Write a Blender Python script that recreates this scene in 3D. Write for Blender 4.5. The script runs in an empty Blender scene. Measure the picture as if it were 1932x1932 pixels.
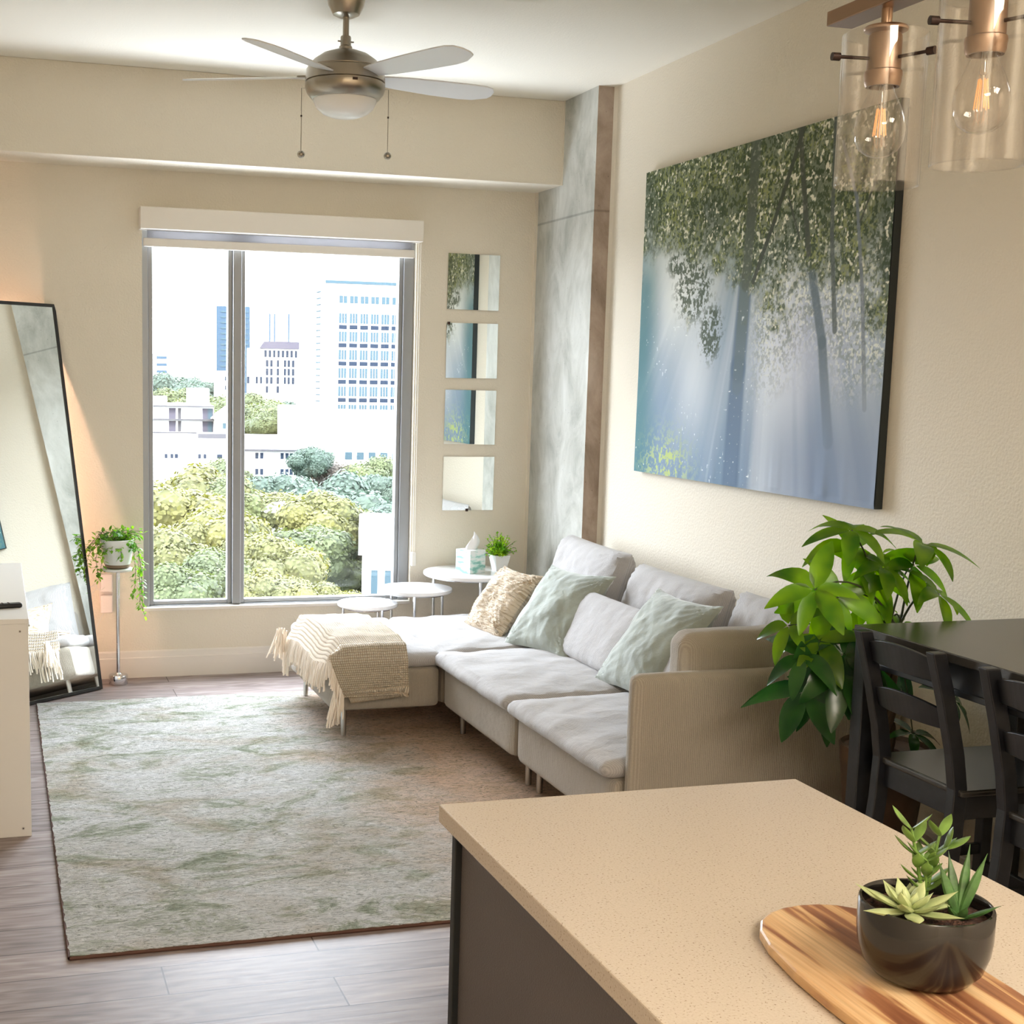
import bpy, bmesh, math, random
import numpy as np
from mathutils import Vector, Matrix, Euler
SC = bpy.context.scene
COL = SC.collection
PI = math.pi
# ------------------------------------------------------------------ camera
F, CX, CY = 2588.9, 746.8, 1060.0
MR = ((0.96010753, -0.27894314, 0.01960235), (-0.01898214, -0.13495351, -0.99067009), (0.27898604, 0.95077772, -0.13486482))
cd = bpy.data.cameras.new('camera')
cam = bpy.data.objects.new('camera', cd)
COL.objects.link(cam)
cd.sensor_width = 36.0
cd.sensor_fit = 'HORIZONTAL'
cd.lens = F / 1932 * 36
cd.shift_x = (966 - CX) / 1932
cd.shift_y = (CY - 966) / 1932
cd.clip_start = 0.05
cd.clip_end = 4000
r, d, f = Vector(MR[0]), Vector(MR[1]), Vector(MR[2])
mw = Matrix(((r.x, -d.x, -f.x, 0), (r.y, -d.y, -f.y, 0), (r.z, -d.z, -f.z, 1.65), (0, 0, 0, 1)))
cam.matrix_world = mw
SC.camera = cam
# ------------------------------------------------------------------ world, lights, exposure
w = bpy.data.worlds.new('world')
SC.world = w
w.use_nodes = True
bg = w.node_tree.nodes['Background']
bg.inputs[0].default_value = (0.83, 0.88, 1.0, 1)
bg.inputs[1].default_value = 30.0
SC.view_settings.view_transform = 'Standard'
SC.view_settings.look = 'None'
SC.view_settings.exposure = 0.0
SC.view_settings.gamma = 1
SC.view_settings.use_curve_mapping = False
try:
    SC.cycles.use_denoising = True
    SC.cycles.max_bounces = 8
    SC.cycles.diffuse_bounces = 5
    SC.cycles.glossy_bounces = 5
    SC.cycles.transmission_bounces = 8
    SC.cycles.transparent_max_bounces = 12
    SC.cycles.caustics_reflective = False
    SC.cycles.caustics_refractive = False
    SC.cycles.sample_clamp_indirect = 6
except Exception:
    pass


def light(name, typ, loc, rot, energy, color, **kw):
    l = bpy.data.lights.new(name, typ)
    l.energy = energy
    l.color = color
    for k, v in kw.items():
        setattr(l, k, v)
    o = bpy.data.objects.new(name, l)
    o.location = loc
    o.rotation_euler = rot
    COL.objects.link(o)
    return o


light('sun', 'SUN', (0, 0, 60), (math.radians(48), 0, math.radians(-28)), 12.0, (1, 0.96, 0.88), angle=0.05)
po = light('window_portal', 'AREA', (1.49, 7.52, 1.38), (math.radians(-90), 0, 0), 1, (1, 1, 1), shape='RECTANGLE', size=1.46, size_y=2.0)
po.data.cycles.is_portal = True
# unseen fill lamps added on the ceiling behind the camera to brighten the room
FILL = [((1.9, -0.6, 3.06), 105, 1.5, 1.2), ((0.3, -1.7, 3.06), 120, 1.5, 1.2)]
for p, e, sx, sy in FILL:
    light('fill_lamp', 'AREA', p, (0, 0, 0), e, (1.0, 0.90, 0.76), shape='RECTANGLE', size=sx, size_y=sy)


# ------------------------------------------------------------------ materials
def mat(name, col, rough=0.6, metal=0.0, spec=0.5, bump=None, var=None, **kw):
    """bump=(scale, strength, detail)  var=(scale, amount) brightness variation"""
    m = bpy.data.materials.new(name)
    m.use_nodes = True
    nt = m.node_tree
    b = nt.nodes['Principled BSDF']
    b.inputs['Base Color'].default_value = (*col, 1)
    b.inputs['Roughness'].default_value = rough
    b.inputs['Metallic'].default_value = metal
    b.inputs['Specular IOR Level'].default_value = spec
    for k, v in kw.items():
        b.inputs[k].default_value = v
    if bump or var:
        tc = nt.nodes.new('ShaderNodeTexCoord')
    if bump:
        n = nt.nodes.new('ShaderNodeTexNoise')
        n.inputs['Scale'].default_value = bump[0]
        n.inputs['Detail'].default_value = bump[2] if len(bump) > 2 else 2
        bp = nt.nodes.new('ShaderNodeBump')
        bp.inputs['Strength'].default_value = bump[1]
        bp.inputs['Distance'].default_value = bump[3] if len(bump) > 3 else 0.01
        nt.links.new(tc.outputs['Object'], n.inputs['Vector'])
        nt.links.new(n.outputs['Fac'], bp.inputs['Height'])
        nt.links.new(bp.outputs[0], b.inputs['Normal'])
    if var:
        n = nt.nodes.new('ShaderNodeTexNoise')
        n.inputs['Scale'].default_value = var[0]
        n.inputs['Detail'].default_value = 4
        nt.links.new(tc.outputs['Object'], n.inputs['Vector'])
        cr = nt.nodes.new('ShaderNodeValToRGB')
        a = var[1]
        cr.color_ramp.elements[0].position = 0.3
        cr.color_ramp.elements[1].position = 0.7
        c2 = var[2] if len(var) > 2 else tuple(min(1, c * (1 + a)) for c in col)
        c1 = tuple(c * (1 - a) for c in col)
        cr.color_ramp.elements[0].color = (*c1, 1)
        cr.color_ramp.elements[1].color = (*c2, 1)
        nt.links.new(n.outputs['Fac'], cr.inputs['Fac'])
        nt.links.new(cr.outputs[0], b.inputs['Base Color'])
    return m


def N(nt, typ, **kw):
    n = nt.nodes.new(typ)
    for k, v in kw.items():
        if k.startswith('i_'):
            n.inputs[k[2:].replace('_', ' ')].default_value = v
        else:
            setattr(n, k, v)
    return n


def ramp(nt, stops):
    n = nt.nodes.new('ShaderNodeValToRGB')
    e = n.color_ramp.elements
    while len(e) < len(stops):
        e.new(0.5)
    for i, (p, c) in enumerate(stops):
        e[i].position = p
        e[i].color = (*c, 1)
    return n


def thin_glass(name, tint=(1, 1, 1), refl=0.06, rough=0.0):
    m = bpy.data.materials.new(name)
    m.use_nodes = True
    nt = m.node_tree
    nt.nodes.remove(nt.nodes['Principled BSDF'])
    out = nt.nodes['Material Output']
    t = N(nt, 'ShaderNodeBsdfTransparent')
    t.inputs[0].default_value = (*tint, 1)
    g = N(nt, 'ShaderNodeBsdfGlossy')
    g.inputs['Roughness'].default_value = rough
    lw = N(nt, 'ShaderNodeLayerWeight')
    lw.inputs[0].default_value = 0.25
    mr = N(nt, 'ShaderNodeMapRange')
    mr.inputs['To Min'].default_value = refl
    mr.inputs['To Max'].default_value = 0.9
    pw = N(nt, 'ShaderNodeMath', operation='POWER')
    pw.inputs[1].default_value = 2.0
    nt.links.new(lw.outputs['Facing'], pw.inputs[0])
    nt.links.new(pw.outputs[0], mr.inputs['Value'])
    mx = N(nt, 'ShaderNodeMixShader')
    nt.links.new(mr.outputs[0], mx.inputs[0])
    nt.links.new(t.outputs[0], mx.inputs[1])
    nt.links.new(g.outputs[0], mx.inputs[2])
    nt.links.new(mx.outputs[0], out.inputs[0])
    return m


def leafmat(name, c1, c2, trans=0.45, rough=0.35, scale=9):
    m = bpy.data.materials.new(name)
    m.use_nodes = True
    nt = m.node_tree
    b = nt.nodes['Principled BSDF']
    out = nt.nodes['Material Output']
    tc = N(nt, 'ShaderNodeTexCoord')
    n = N(nt, 'ShaderNodeTexNoise')
    n.inputs['Scale'].default_value = scale
    nt.links.new(tc.outputs['Object'], n.inputs[0])
    cr = ramp(nt, [(0.35, c1), (0.65, c2)])
    nt.links.new(n.outputs['Fac'], cr.inputs[0])
    nt.links.new(cr.outputs[0], b.inputs['Base Color'])
    b.inputs['Roughness'].default_value = rough
    tr = N(nt, 'ShaderNodeBsdfTranslucent')
    hs = N(nt, 'ShaderNodeHueSaturation')
    hs.inputs['Value'].default_value = 1.8
    hs.inputs['Saturation'].default_value = 1.1
    nt.links.new(cr.outputs[0], hs.inputs['Color'])
    nt.links.new(hs.outputs[0], tr.inputs[0])
    mx = N(nt, 'ShaderNodeMixShader')
    mx.inputs[0].default_value = trans
    nt.links.new(b.outputs[0], mx.inputs[1])
    nt.links.new(tr.outputs[0], mx.inputs[2])
    nt.links.new(mx.outputs[0], out.inputs[0])
    return m


M = {}
M['wall'] = mat('wall_paint', (0.76, 0.695, 0.58), 0.85, bump=(95, 0.6, 3, 0.005))
M['ceiling'] = mat('ceiling_paint', (0.82, 0.78, 0.69), 0.9, bump=(120, 0.3, 2, 0.004))
M['trim'] = mat('trim_paint', (0.80, 0.75, 0.68), 0.5)
M['white'] = mat('white_lacquer', (0.82, 0.80, 0.77), 0.35)
M['white_gloss'] = mat('white_gloss', (0.88, 0.88, 0.88), 0.12)
M['chrome'] = mat('chrome', (0.75, 0.75, 0.76), 0.12, 1.0)
M['nickel'] = mat('brushed_nickel', (0.40, 0.36, 0.30), 0.28, 1.0)
M['bronze'] = mat('brushed_bronze', (0.36, 0.25, 0.18), 0.35, 1.0)
M['darkmetal'] = mat('dark_metal', (0.06, 0.04, 0.035), 0.4, 0.8)
M['alu'] = mat('window_aluminium', (0.30, 0.31, 0.32), 0.4, 0.3)
M['steel_leg'] = mat('satin_steel', (0.6, 0.59, 0.57), 0.3, 1.0)
M['black'] = mat('black_metal', (0.012, 0.012, 0.012), 0.4)
M['plastic_black'] = mat('black_plastic', (0.01, 0.01, 0.012), 0.35)
M['glass'] = thin_glass('window_glass', (0.98, 1, 0.99), 0.03)
M['shade_glass'] = thin_glass('shade_glass', (0.985, 0.98, 0.98), 0.06)
M['bulb_glass'] = thin_glass('bulb_glass', (0.97, 0.96, 0.94), 0.12)
M['opal'] = mat('opal_glass', (0.93, 0.92, 0.90), 0.25, **{'Subsurface Weight': 0.0})
M['blade'] = mat('fan_blade', (0.86, 0.88, 0.92), 0.3)
M['mirror'] = mat('mirror_silver', (0.93, 0.96, 0.93), 0.0, 1.0)
M['blackwood'] = mat('black_stained_wood', (0.010, 0.0105, 0.013), 0.38, spec=0.55, var=(25, 0.5))
M['tabletop'] = mat('dark_table_top', (0.040, 0.036, 0.031), 0.24, spec=0.6, var=(6, 0.4))
M['pot_black'] = mat('glossy_black_ceramic', (0.010, 0.008, 0.007), 0.12, spec=0.6)
M['pot_white'] = mat('white_ceramic', (0.80, 0.80, 0.80), 0.3)
M['saucer'] = mat('tan_saucer', (0.22, 0.15, 0.09), 0.5)
M['planter'] = mat('brown_planter', (0.10, 0.055, 0.03), 0.45, var=(12, 0.4))
M['soil'] = mat('soil', (0.07, 0.03, 0.018), 0.95, bump=(160, 1.0, 4, 0.02), var=(140, 0.7))
M['outlet'] = mat('outlet_plastic', (0.78, 0.70, 0.66), 0.4)
M['stem'] = mat('plant_stem', (0.06, 0.07, 0.03), 0.6)
M['bark'] = mat('trunk_bark', (0.10, 0.06, 0.035), 0.8)
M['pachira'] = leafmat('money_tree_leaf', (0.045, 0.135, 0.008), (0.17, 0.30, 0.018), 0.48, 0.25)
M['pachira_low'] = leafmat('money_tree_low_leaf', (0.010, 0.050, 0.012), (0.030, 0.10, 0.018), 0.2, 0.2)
M['pothos'] = leafmat('pothos_leaf', (0.06, 0.22, 0.02), (0.28, 0.50, 0.06), 0.4, 0.35, 14)
M['box_leaf'] = leafmat('box_plant_leaf', (0.08, 0.32, 0.02), (0.45, 0.62, 0.05), 0.35, 0.4, 20)
M['echeveria'] = mat('echeveria_leaf', (0.34, 0.42, 0.17), 0.5, var=(30, 0.25, (0.52, 0.58, 0.30)))
M['succ_green'] = mat('succulent_green', (0.14, 0.24, 0.05), 0.4, var=(40, 0.4))
M['succ_dark'] = mat('succulent_dark', (0.05, 0.12, 0.03), 0.4, var=(60, 0.5))
M['tissue'] = mat('tissue_paper', (0.9, 0.9, 0.92), 0.9)
M['velvet'] = mat('sage_velvet', (0.31, 0.335, 0.285), 0.8, bump=(24, 0.2, 3, 0.02), var=(9, 0.14), **{'Sheen Weight': 0.6, 'Sheen Roughness': 0.4})
M['shade_cloth'] = leafmat('roller_cloth', (0.27, 0.265, 0.27), (0.28, 0.275, 0.28), 0.6, 0.9)
M['cord'] = mat('white_cord', (0.75, 0.72, 0.66), 0.5)


def fabric(name, col, rib, rs=0.6, var=0.08):
    """woven upholstery with fine vertical ribs (object space, along x+y)"""
    m = mat(name, col, 0.9, spec=0.15, **{'Sheen Weight': 0.25})
    nt = m.node_tree
    b = nt.nodes['Principled BSDF']
    tc = N(nt, 'ShaderNodeTexCoord')
    sp = N(nt, 'ShaderNodeSeparateXYZ')
    nt.links.new(tc.outputs['Object'], sp.inputs[0])
    ad = N(nt, 'ShaderNodeMath', operation='ADD')
    nt.links.new(sp.outputs[0], ad.inputs[0])
    nt.links.new(sp.outputs[1], ad.inputs[1])
    nz = N(nt, 'ShaderNodeTexNoise')
    nz.inputs['Scale'].default_value = 14
    nt.links.new(tc.outputs['Object'], nz.inputs[0])
    ml = N(nt, 'ShaderNodeMath', operation='MULTIPLY_ADD')
    nt.links.new(nz.outputs['Fac'], ml.inputs[0])
    ml.inputs[1].default_value = 0.003
    nt.links.new(ad.outputs[0], ml.inputs[2])
    m2 = N(nt, 'ShaderNodeMath', operation='MULTIPLY')
    m2.inputs[1].default_value = rib
    nt.links.new(ml.outputs[0], m2.inputs[0])
    sn = N(nt, 'ShaderNodeMath', operation='SINE')
    nt.links.new(m2.outputs[0], sn.inputs[0])
    n3 = N(nt, 'ShaderNodeTexNoise')
    n3.inputs['Scale'].default_value = 260
    nt.links.new(tc.outputs['Object'], n3.inputs[0])
    mm = N(nt, 'ShaderNodeMath', operation='MULTIPLY_ADD')
    nt.links.new(sn.outputs[0], mm.inputs[0])
    mm.inputs[1].default_value = 0.35
    nt.links.new(n3.outputs['Fac'], mm.inputs[2])
    n4 = N(nt, 'ShaderNodeTexNoise')
    n4.inputs['Scale'].default_value = 7
    n4.inputs['Detail'].default_value = 4
    nt.links.new(tc.outputs['Object'], n4.inputs[0])
    bp0 = N(nt, 'ShaderNodeBump')
    bp0.inputs['Strength'].default_value = 0.5
    bp0.inputs['Distance'].default_value = 0.03
    nt.links.new(n4.outputs['Fac'], bp0.inputs['Height'])
    bp = N(nt, 'ShaderNodeBump')
    bp.inputs['Strength'].default_value = rs
    bp.inputs['Distance'].default_value = 0.002
    nt.links.new(mm.outputs[0], bp.inputs['Height'])
    nt.links.new(bp0.outputs[0], bp.inputs['Normal'])
    nt.links.new(bp.outputs[0], b.inputs['Normal'])
    cr = ramp(nt, [(0.2, tuple(c * 0.88 for c in col)), (0.9, tuple(min(1, c * 1.08) for c in col))])
    nt.links.new(mm.outputs[0], cr.inputs[0])
    nt.links.new(cr.outputs[0], b.inputs['Base Color'])
    return m


M['sofa'] = fabric('sofa_corduroy', (0.40, 0.355, 0.295), 900)
M['cushion'] = fabric('sofa_cushion', (0.44, 0.42, 0.41), 700, 0.35)


def m_floor():
    m = mat('oak_planks', (0.3, 0.25, 0.22), 0.48, spec=0.28)
    nt = m.node_tree
    b = nt.nodes['Principled BSDF']
    tc = N(nt, 'ShaderNodeTexCoord')
    mp = N(nt, 'ShaderNodeMapping')
    mp.inputs['Location'].default_value = (0.35, 0.065, 0)
    nt.links.new(tc.outputs['Object'], mp.inputs[0])
    br = N(nt, 'ShaderNodeTexBrick')
    br.offset = 0.37
    br.inputs['Color1'].default_value = (0.0, 0, 0, 1)
    br.inputs['Color2'].default_value = (1, 1, 1, 1)
    br.inputs['Mortar'].default_value = (0.5, 0.5, 0.5, 1)
    br.inputs['Scale'].default_value = 1.0
    br.inputs['Mortar Size'].default_value = 0.0022
    br.inputs['Mortar Smooth'].default_value = 0.0
    br.inputs['Brick Width'].default_value = 1.22
    br.inputs['Row Height'].default_value = 0.178
    nt.links.new(mp.outputs[0], br.inputs[0])
    # grain
    mp2 = N(nt, 'ShaderNodeMapping')
    mp2.inputs['Scale'].default_value = (1.2, 14, 1)
    nt.links.new(tc.outputs['Object'], mp2.inputs[0])
    ng = N(nt, 'ShaderNodeTexNoise')
    ng.inputs['Scale'].default_value = 3.0
    ng.inputs['Detail'].default_value = 8
    ng.inputs['Distortion'].default_value = 0.6
    nt.links.new(mp2.outputs[0], ng.inputs[0])
    wv = N(nt, 'ShaderNodeTexNoise')
    wv.inputs['Scale'].default_value = 1.6
    mp3 = N(nt, 'ShaderNodeMapping')
    mp3.inputs['Scale'].default_value = (1.0, 4.5, 1)
    nt.links.new(tc.outputs['Object'], mp3.inputs[0])
    nt.links.new(mp3.outputs[0], wv.inputs[0])
    mu = N(nt, 'ShaderNodeMath', operation='MULTIPLY')
    mu.inputs[1].default_value = 60
    nt.links.new(wv.outputs['Fac'], mu.inputs[0])
    sn = N(nt, 'ShaderNodeMath', operation='SINE')
    nt.links.new(mu.outputs[0], sn.inputs[0])
    pw = N(nt, 'ShaderNodeMath', operation='MULTIPLY_ADD')
    pw.inputs[1].default_value = 0.06
    nt.links.new(sn.outputs[0], pw.inputs[0])
    nt.links.new(ng.outputs['Fac'], pw.inputs[2])
    cr = ramp(nt, [(0.3, (0.20, 0.155, 0.145)), (0.5, (0.31, 0.25, 0.235)), (0.72, (0.42, 0.36, 0.34))])
    nt.links.new(pw.outputs[0], cr.inputs[0])
    mx = N(nt, 'ShaderNodeMixRGB', blend_type='MULTIPLY')
    mx.inputs[0].default_value = 0.25
    nt.links.new(cr.outputs[0], mx.inputs[1])
    nt.links.new(br.outputs['Color'], mx.inputs[2])
    mx2 = N(nt, 'ShaderNodeMixRGB')
    nt.links.new(br.outputs['Fac'], mx2.inputs[0])
    nt.links.new(mx.outputs[0], mx2.inputs[1])
    mx2.inputs[2].default_value = (0.07, 0.05, 0.045, 1)
    nt.links.new(mx2.outputs[0], b.inputs['Base Color'])
    bp = N(nt, 'ShaderNodeBump')
    bp.inputs['Strength'].default_value = 0.25
    bp.inputs['Distance'].default_value = 0.002
    nt.links.new(pw.outputs[0], bp.inputs['Height'])
    nt.links.new(bp.outputs[0], b.inputs['Normal'])
    return m


M['floor'] = m_floor()


def m_rug():
    m = mat('rug_pile', (0.6, 0.58, 0.5), 0.95, spec=0.1)
    nt = m.node_tree
    b = nt.nodes['Principled BSDF']
    tc = N(nt, 'ShaderNodeTexCoord')

    def noise(s, det, sc=(1, 1, 1), dist=0.0, rough=0.6, off=0):
        mp = N(nt, 'ShaderNodeMapping')
        mp.inputs['Scale'].default_value = sc
        mp.inputs['Location'].default_value = (off, off * 0.7, 0)
        nt.links.new(tc.outputs['Object'], mp.inputs[0])
        n = N(nt, 'ShaderNodeTexNoise')
        n.inputs['Scale'].default_value = s
        n.inputs['Detail'].default_value = det
        n.inputs['Distortion'].default_value = dist
        n.inputs['Roughness'].default_value = rough
        nt.links.new(mp.outputs[0], n.inputs[0])
        return n
    a = noise(3.0, 10, (0.9, 1.7, 1), .8, 0.78)
    base = ramp(nt, [(0.34, (0.27, 0.30, 0.20)), (0.43, (0.52, 0.55, 0.43)), (0.50, (0.84, 0.83, 0.79)), (0.66, (0.93, 0.92, 0.91))])
    nt.links.new(a.outputs['Fac'], base.inputs[0])
    p = noise(1.5, 6, (1, 1.4, 1), 0.8, 0.65, 3.1)
    pr = ramp(nt, [(0.50, (0, 0, 0)), (0.68, (1, 1, 1))])
    nt.links.new(p.outputs['Fac'], pr.inputs[0])
    mx = N(nt, 'ShaderNodeMixRGB')
    mm = N(nt, 'ShaderNodeMath', operation='MULTIPLY')
    mm.inputs[1].default_value = 0.6
    nt.links.new(pr.outputs[0], mm.inputs[0])
    nt.links.new(mm.outputs[0], mx.inputs[0])
    nt.links.new(base.outputs[0], mx.inputs[1])
    mx.inputs[2].default_value = (0.55, 0.44, 0.30, 1)
    # the tan field woven towards the sofa side of the rug
    sp = N(nt, 'ShaderNodeSeparateXYZ')
    nt.links.new(tc.outputs['Object'], sp.inputs[0])
    sx = N(nt, 'ShaderNodeMapRange')
    sx.inputs['From Min'].default_value = 1.25
    sx.inputs['From Max'].default_value = 2.1
    q = noise(2.2, 6, (1, 1, 1), 0.5, 0.6, 7.7)
    ad = N(nt, 'ShaderNodeMath', operation='MULTIPLY_ADD')
    nt.links.new(q.outputs['Fac'], ad.inputs[0])
    ad.inputs[1].default_value = 1.0
    nt.links.new(sp.outputs[0], ad.inputs[2])
    nt.links.new(ad.outputs[0], sx.inputs[0])
    sx.inputs['From Min'].default_value = 1.75
    sx.inputs['From Max'].default_value = 2.3
    mx3 = N(nt, 'ShaderNodeMixRGB')
    m5 = N(nt, 'ShaderNodeMath', operation='MULTIPLY')
    m5.inputs[1].default_value = 0.8
    nt.links.new(sx.outputs[0], m5.inputs[0])
    nt.links.new(m5.outputs[0], mx3.inputs[0])
    nt.links.new(mx.outputs[0], mx3.inputs[1])
    mx3.inputs[2].default_value = (0.84, 0.55, 0.36, 1)
    f1 = noise(38, 6, (0.6, 1.6, 1), 2.2, 0.75)
    fr = ramp(nt, [(0.38, (0.30, 0.31, 0.27)), (0.48, (0.88, 0.88, 0.86)), (0.53, (1, 1, 1))])
    nt.links.new(f1.outputs['Fac'], fr.inputs[0])
    mx2 = N(nt, 'ShaderNodeMixRGB', blend_type='MULTIPLY')
    mx2.inputs[0].default_value = 0.85
    nt.links.new(mx3.outputs[0], mx2.inputs[1])
    nt.links.new(fr.outputs[0], mx2.inputs[2])
    nt.links.new(mx2.outputs[0], b.inputs['Base Color'])
    bp = N(nt, 'ShaderNodeBump')
    bp.inputs['Strength'].default_value = 1.0
    bp.inputs['Distance'].default_value = 0.02
    nt.links.new(f1.outputs['Fac'], bp.inputs['Height'])
    nt.links.new(bp.outputs[0], b.inputs['Normal'])
    return m


M['rug'] = m_rug()


def m_concrete(name, c1, c2, c3):
    m = mat(name, c1, 0.85, spec=0.2)
    nt = m.node_tree
    b = nt.nodes['Principled BSDF']
    tc = N(nt, 'ShaderNodeTexCoord')
    mp = N(nt, 'ShaderNodeMapping')
    mp.inputs['Scale'].default_value = (1, 1, 0.55)
    nt.links.new(tc.outputs['Object'], mp.inputs[0])
    n = N(nt, 'ShaderNodeTexNoise')
    n.inputs['Scale'].default_value = 5
    n.inputs['Detail'].default_value = 9
    n.inputs['Roughness'].default_value = 0.65
    n.inputs['Distortion'].default_value = 0.5
    nt.links.new(mp.outputs[0], n.inputs[0])
    cr = ramp(nt, [(0.32, c1), (0.5, c2), (0.68, c3)])
    nt.links.new(n.outputs['Fac'], cr.inputs[0])
    v = N(nt, 'ShaderNodeTexVoronoi')
    v.inputs['Scale'].default_value = 22
    nt.links.new(tc.outputs['Object'], v.inputs[0])
    vr = ramp(nt, [(0.03, (0.25, 0.25, 0.25)), (0.09, (1, 1, 1))])
    nt.links.new(v.outputs['Distance'], vr.inputs[0])
    mx = N(nt, 'ShaderNodeMixRGB', blend_type='MULTIPLY')
    mx.inputs[0].default_value = 0.5
    nt.links.new(cr.outputs[0], mx.inputs[1])
    nt.links.new(vr.outputs[0], mx.inputs[2])
    # pour lines
    sp = N(nt, 'ShaderNodeSeparateXYZ')
    nt.links.new(tc.outputs['Object'], sp.inputs[0])
    m1 = N(nt, 'ShaderNodeMath', operation='SUBTRACT')
    m1.inputs[1].default_value = 2.50
    nt.links.new(sp.outputs[2], m1.inputs[0])
    m2 = N(nt, 'ShaderNodeMath', operation='ABSOLUTE')
    nt.links.new(m1.outputs[0], m2.inputs[0])
    lr = ramp(nt, [(0.003, (0.45, 0.45, 0.45)), (0.008, (1, 1, 1))])
    nt.links.new(m2.outputs[0], lr.inputs[0])
    mx2 = N(nt, 'ShaderNodeMixRGB', blend_type='MULTIPLY')
    mx2.inputs[0].default_value = 0.6
    nt.links.new(mx.outputs[0], mx2.inputs[1])
    nt.links.new(lr.outputs[0], mx2.inputs[2])
    nt.links.new(mx2.outputs[0], b.inputs['Base Color'])
    bp = N(nt, 'ShaderNodeBump')
    bp.inputs['Strength'].default_value = 0.5
    bp.inputs['Distance'].default_value = 0.01
    nt.links.new(n.outputs['Fac'], bp.inputs['Height'])
    nt.links.new(bp.outputs[0], b.inputs['Normal'])
    return m


M['concrete'] = m_concrete('raw_concrete', (0.36, 0.36, 0.32), (0.52, 0.52, 0.475), (0.64, 0.64, 0.60))
M['concrete_edge'] = m_concrete('raw_concrete_edge', (0.24, 0.185, 0.145), (0.40, 0.32, 0.265), (0.52, 0.44, 0.38))


def m_quartz():
    m = mat('beige_quartz', (0.62, 0.5, 0.38), 0.22, spec=0.5)
    nt = m.node_tree
    b = nt.nodes['Principled BSDF']
    tc = N(nt, 'ShaderNodeTexCoord')
    n = N(nt, 'ShaderNodeTexNoise')
    n.inputs['Scale'].default_value = 290
    n.inputs['Detail'].default_value = 3
    nt.links.new(tc.outputs['Object'], n.inputs[0])
    cr = ramp(nt, [(0.31, (0.28, 0.20, 0.14)), (0.37, (0.56, 0.48, 0.39)), (0.6, (0.60, 0.52, 0.43))])
    nt.links.new(n.outputs['Fac'], cr.inputs[0])
    nt.links.new(cr.outputs[0], b.inputs['Base Color'])
    return m


M['quartz'] = m_quartz()
M['cab_grey'] = mat('island_panel', (0.105, 0.088, 0.085), 0.5, bump=(400, 0.2))
M['cab_black'] = mat('island_edge', (0.012, 0.014, 0.015), 0.5)


def m_acacia():
    m = mat('acacia_board', (0.5, 0.3, 0.15), 0.4)
    nt = m.node_tree
    b = nt.nodes['Principled BSDF']
    tc = N(nt, 'ShaderNodeTexCoord')
    mp = N(nt, 'ShaderNodeMapping')
    mp.inputs['Scale'].default_value = (26, 1.6, 1)
    mp.inputs['Rotation'].default_value = (0, 0, 0.12)
    nt.links.new(tc.outputs['Object'], mp.inputs[0])
    n = N(nt, 'ShaderNodeTexNoise')
    n.inputs['Scale'].default_value = 1.0
    n.inputs['Detail'].default_value = 3
    n.inputs['Distortion'].default_value = 0.9
    nt.links.new(mp.outputs[0], n.inputs[0])
    cr = ramp(nt, [(0.36, (0.20, 0.075, 0.035)), (0.46, (0.34, 0.15, 0.07)), (0.50, (0.60, 0.36, 0.17)), (0.62, (0.75, 0.52, 0.29))])
    nt.links.new(n.outputs['Fac'], cr.inputs[0])
    mp2 = N(nt, 'ShaderNodeMapping')
    mp2.inputs['Scale'].default_value = (240, 7, 1)
    nt.links.new(tc.outputs['Object'], mp2.inputs[0])
    n2 = N(nt, 'ShaderNodeTexNoise')
    n2.inputs['Scale'].default_value = 1.0
    nt.links.new(mp2.outputs[0], n2.inputs[0])
    gr = ramp(nt, [(0.3, (0.75, 0.75, 0.75)), (0.6, (1, 1, 1))])
    nt.links.new(n2.outputs['Fac'], gr.inputs[0])
    mx = N(nt, 'ShaderNodeMixRGB', blend_type='MULTIPLY')
    mx.inputs[0].default_value = 0.7
    nt.links.new(cr.outputs[0], mx.inputs[1])
    nt.links.new(gr.outputs[0], mx.inputs[2])
    nt.links.new(mx.outputs[0], b.inputs['Base Color'])
    return m


M['acacia'] = m_acacia()


def m_weave(name, c1, c2, scale, dist=0.008):
    """checker weave on UV"""
    m = mat(name, c1, 0.95, spec=0.1)
    nt = m.node_tree
    b = nt.nodes['Principled BSDF']
    uv = N(nt, 'ShaderNodeUVMap')
    sp = N(nt, 'ShaderNodeSeparateXYZ')
    nt.links.new(uv.outputs[0], sp.inputs[0])
    sn = []
    for k in (0, 1):
        a = N(nt, 'ShaderNodeMath', operation='MULTIPLY')
        a.inputs[1].default_value = scale[k]
        nt.links.new(sp.outputs[k], a.inputs[0])
        s = N(nt, 'ShaderNodeMath', operation='SINE')
        nt.links.new(a.outputs[0], s.inputs[0])
        sn.append(s)
    mu = N(nt, 'ShaderNodeMath', operation='MULTIPLY')
    nt.links.new(sn[0].outputs[0], mu.inputs[0])
    nt.links.new(sn[1].outputs[0], mu.inputs[1])
    ab = N(nt, 'ShaderNodeMath', operation='ABSOLUTE')
    nt.links.new(mu.outputs[0], ab.inputs[0])
    cr = ramp(nt, [(0.05, c1), (0.6, c2)])
    nt.links.new(ab.outputs[0], cr.inputs[0])
    nt.links.new(cr.outputs[0], b.inputs['Base Color'])
    bp = N(nt, 'ShaderNodeBump')
    bp.inputs['Strength'].default_value = 1.0
    bp.inputs['Distance'].default_value = dist
    nt.links.new(ab.outputs[0], bp.inputs['Height'])
    nt.links.new(bp.outputs[0], b.inputs['Normal'])
    return m


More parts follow.
